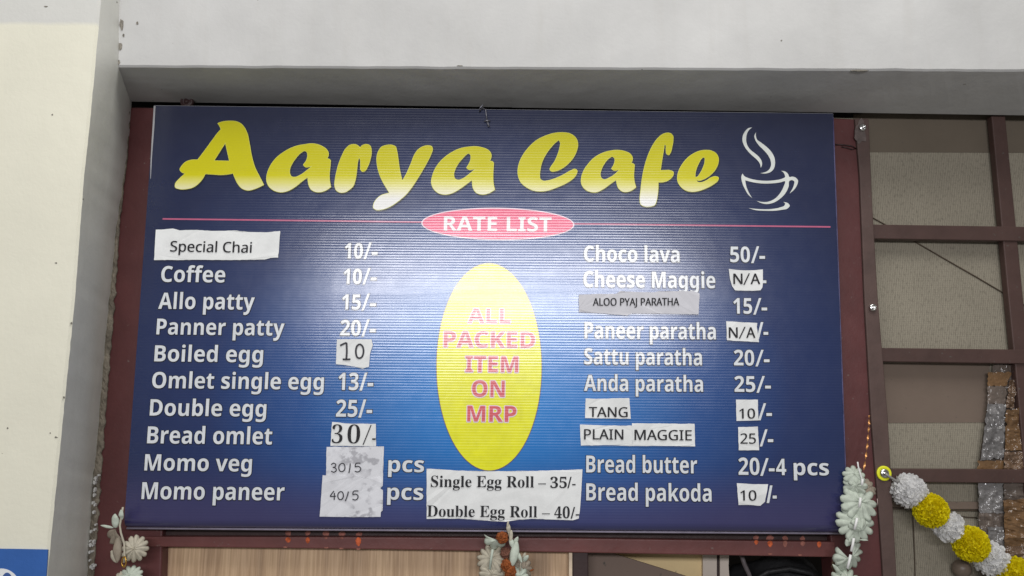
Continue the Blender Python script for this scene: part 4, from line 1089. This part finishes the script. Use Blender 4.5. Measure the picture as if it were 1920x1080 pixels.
flower(*zc(1080, 960), YG - 0.008, 17, gc, M_petal, 9, (0.2, -1, 0.2), 0.4, 15)
ptube('string', [zc(670, 560), zc(650, 680), zc(625, 860)], YG - 0.020, 0.0022, M_petal, gc)
petal(zc(1225, 885), zc(1290, 860), 3, YG - 0.004, gc, M_mari, 9, 'dried_leaf')

# left garland
gl = empty('flower_garland', at(228, 955, YG), 'small drooping garland of dull white flowers at the lower left corner of the blue board', 'garland', 'white flower garlands')
zlf = lambda x, y: (x / 7.2 + 160, y / 7.2 + 930)
ptube('string', [zlf(507, 150), zlf(490, 260), zlf(465, 400), zlf(480, 500), zlf(525, 640), zlf(530, 800), zlf(520, 900)], YG - 0.008, 0.0017, M_petal2, gl)
petal(zlf(490, 320), zlf(480, 185), 9, YG - 0.008, gl, M_petal, 1); petal(zlf(410, 430), zlf(400, 240), 14, YG - 0.006, gl, M_petal, 2)
petal(zlf(380, 430), zlf(205, 395), 5, YG - 0.004, gl, M_petal, 3)
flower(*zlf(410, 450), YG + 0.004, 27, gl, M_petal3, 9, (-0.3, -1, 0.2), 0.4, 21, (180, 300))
flower(*zlf(655, 715), YG - 0.004, 23, gl, M_petal2, 12, (0.2, -1, 0.1), 0.4, 22)
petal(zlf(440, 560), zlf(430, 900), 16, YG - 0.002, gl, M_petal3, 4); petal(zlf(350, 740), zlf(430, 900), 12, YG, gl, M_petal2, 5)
flower(*zlf(590, 1075), YG - 0.006, 21, gl, M_petal, 12, (0, -1, 0.5), 0.4, 23); flower(*zlf(440, 1110), YG - 0.002, 12, gl, M_petal2, 8, (-0.3, -1, 0.3), 0.4, 24)
V = []; Fc = []; c0 = at(*zlf(522, 890), YG - 0.012); n1, n2 = 24, 8
for i in range(n1):
    a = 2 * math.pi * i / n1; d = Vector((math.cos(a) * 0.55, -0.2 * math.cos(a), math.sin(a)))
    for k in range(n2):
        b_ = 2 * math.pi * k / n2
        V.append(c0 + d * (0.0075 + 0.0016 * math.cos(b_)) + Vector((0, 1, 0)) * 0.0016 * math.sin(b_))
for i in range(n1):
    for k in range(n2):
        Fc.append([i * n2 + k, ((i + 1) % n1) * n2 + k, ((i + 1) % n1) * n2 + (k + 1) % n2, i * n2 + (k + 1) % n2])
link_mesh('gold_ring', V, Fc, mottled('gold', alb(190, 150, 70), 0.25, 0.2, 200, 0.5, metal=0.9), gl, smooth=True)

# pompom garland
pg = empty('pompom_garland', at(1657.5, 889, -0.02), 'slanting garland of white and yellow frilly pompoms hung from the yellow washer bolt', 'garland')
PM = [(1704, 921, 31, 0), (1745, 957, 32, 1), (1779, 988, 28, 0), (1820, 1020, 33, 1), (1857, 1047, 31, 0), (1906, 1080, 35, 1)]
ptube('string', [(1660, 889), (1668, 894), (1684, 904)] + [(x, y) for x, y, _, _ in PM] + [(1945, 1105)], -0.022, 0.0022, mottled('grey_string', alb(120, 118, 116), 0.5, 0.2, 60), pg)
M_pw = petal_mat('white_frill', (0.9, 0.9, 0.9, 1), 0.4); M_py = petal_mat('yellow_frill', (0.9, 0.76, 0.008, 1), 0.35)
def pompom(px, py, rpx, yel, seed):
    rnd = random.Random(seed); r = rpx * PXM * 0.95; c0 = at(px, py, -0.026 if yel else -0.018)
    b = bmesh.new(); bmesh.ops.create_icosphere(b, subdivisions=3 if yel else 5, radius=1)
    V = [c0 + v_.co.normalized() * r * ((0.80 if yel else 0.90) * (1 + 0.10 * noise.noise(v_.co * 4 + Vector((seed, 0, 0)))) + (0 if yel else 0.10 * noise.noise(v_.co * 11 + Vector((0, seed, 0))) + 0.05 * noise.noise(v_.co * 24))) for v_ in b.verts]
    Fc = [[q.index for q in fa.verts] for fa in b.faces]; b.free()
    NF = 1700 if yel else 260
    for i in range(NF):
        z = rnd.uniform(-1, 1); a = rnd.uniform(0, 6.2832); s = math.sqrt(1 - z * z)
        d = Vector((s * math.cos(a), s * math.sin(a), z))
        t = d.orthogonal().normalized(); t.rotate(Matrix.Rotation(rnd.uniform(0, 6.28), 3, d)); u = d.cross(t)
        ln_ = r * rnd.uniform(0.20, 0.32); w = r * (rnd.uniform(0.05, 0.10) if yel else rnd.uniform(0.08, 0.17))
        p0 = c0 + d * r * (0.70 if yel else 0.76); d2 = (d + t * rnd.uniform(-.5, .5) + u * rnd.uniform(-.5, .5)).normalized()
        q = len(V)
        tip = p0 + d2 * ln_
        V += [p0 - t * w * 0.6, p0 + t * w * 0.6, tip + t * w + u * w * rnd.uniform(-.5, .5), tip - t * w + u * w * rnd.uniform(-.5, .5), tip + d2 * w * 0.6]
        Fc += [[q, q + 1, q + 2, q + 3], [q + 3, q + 2, q + 4]]
    return link_mesh('pompom', V, Fc, M_py if yel else M_pw, pg, label='yellow bristly pompom' if yel else 'white frilly pompom')
for i, (x, y, r_, ye) in enumerate(PM): pompom(x, y, r_, ye, i + 1)
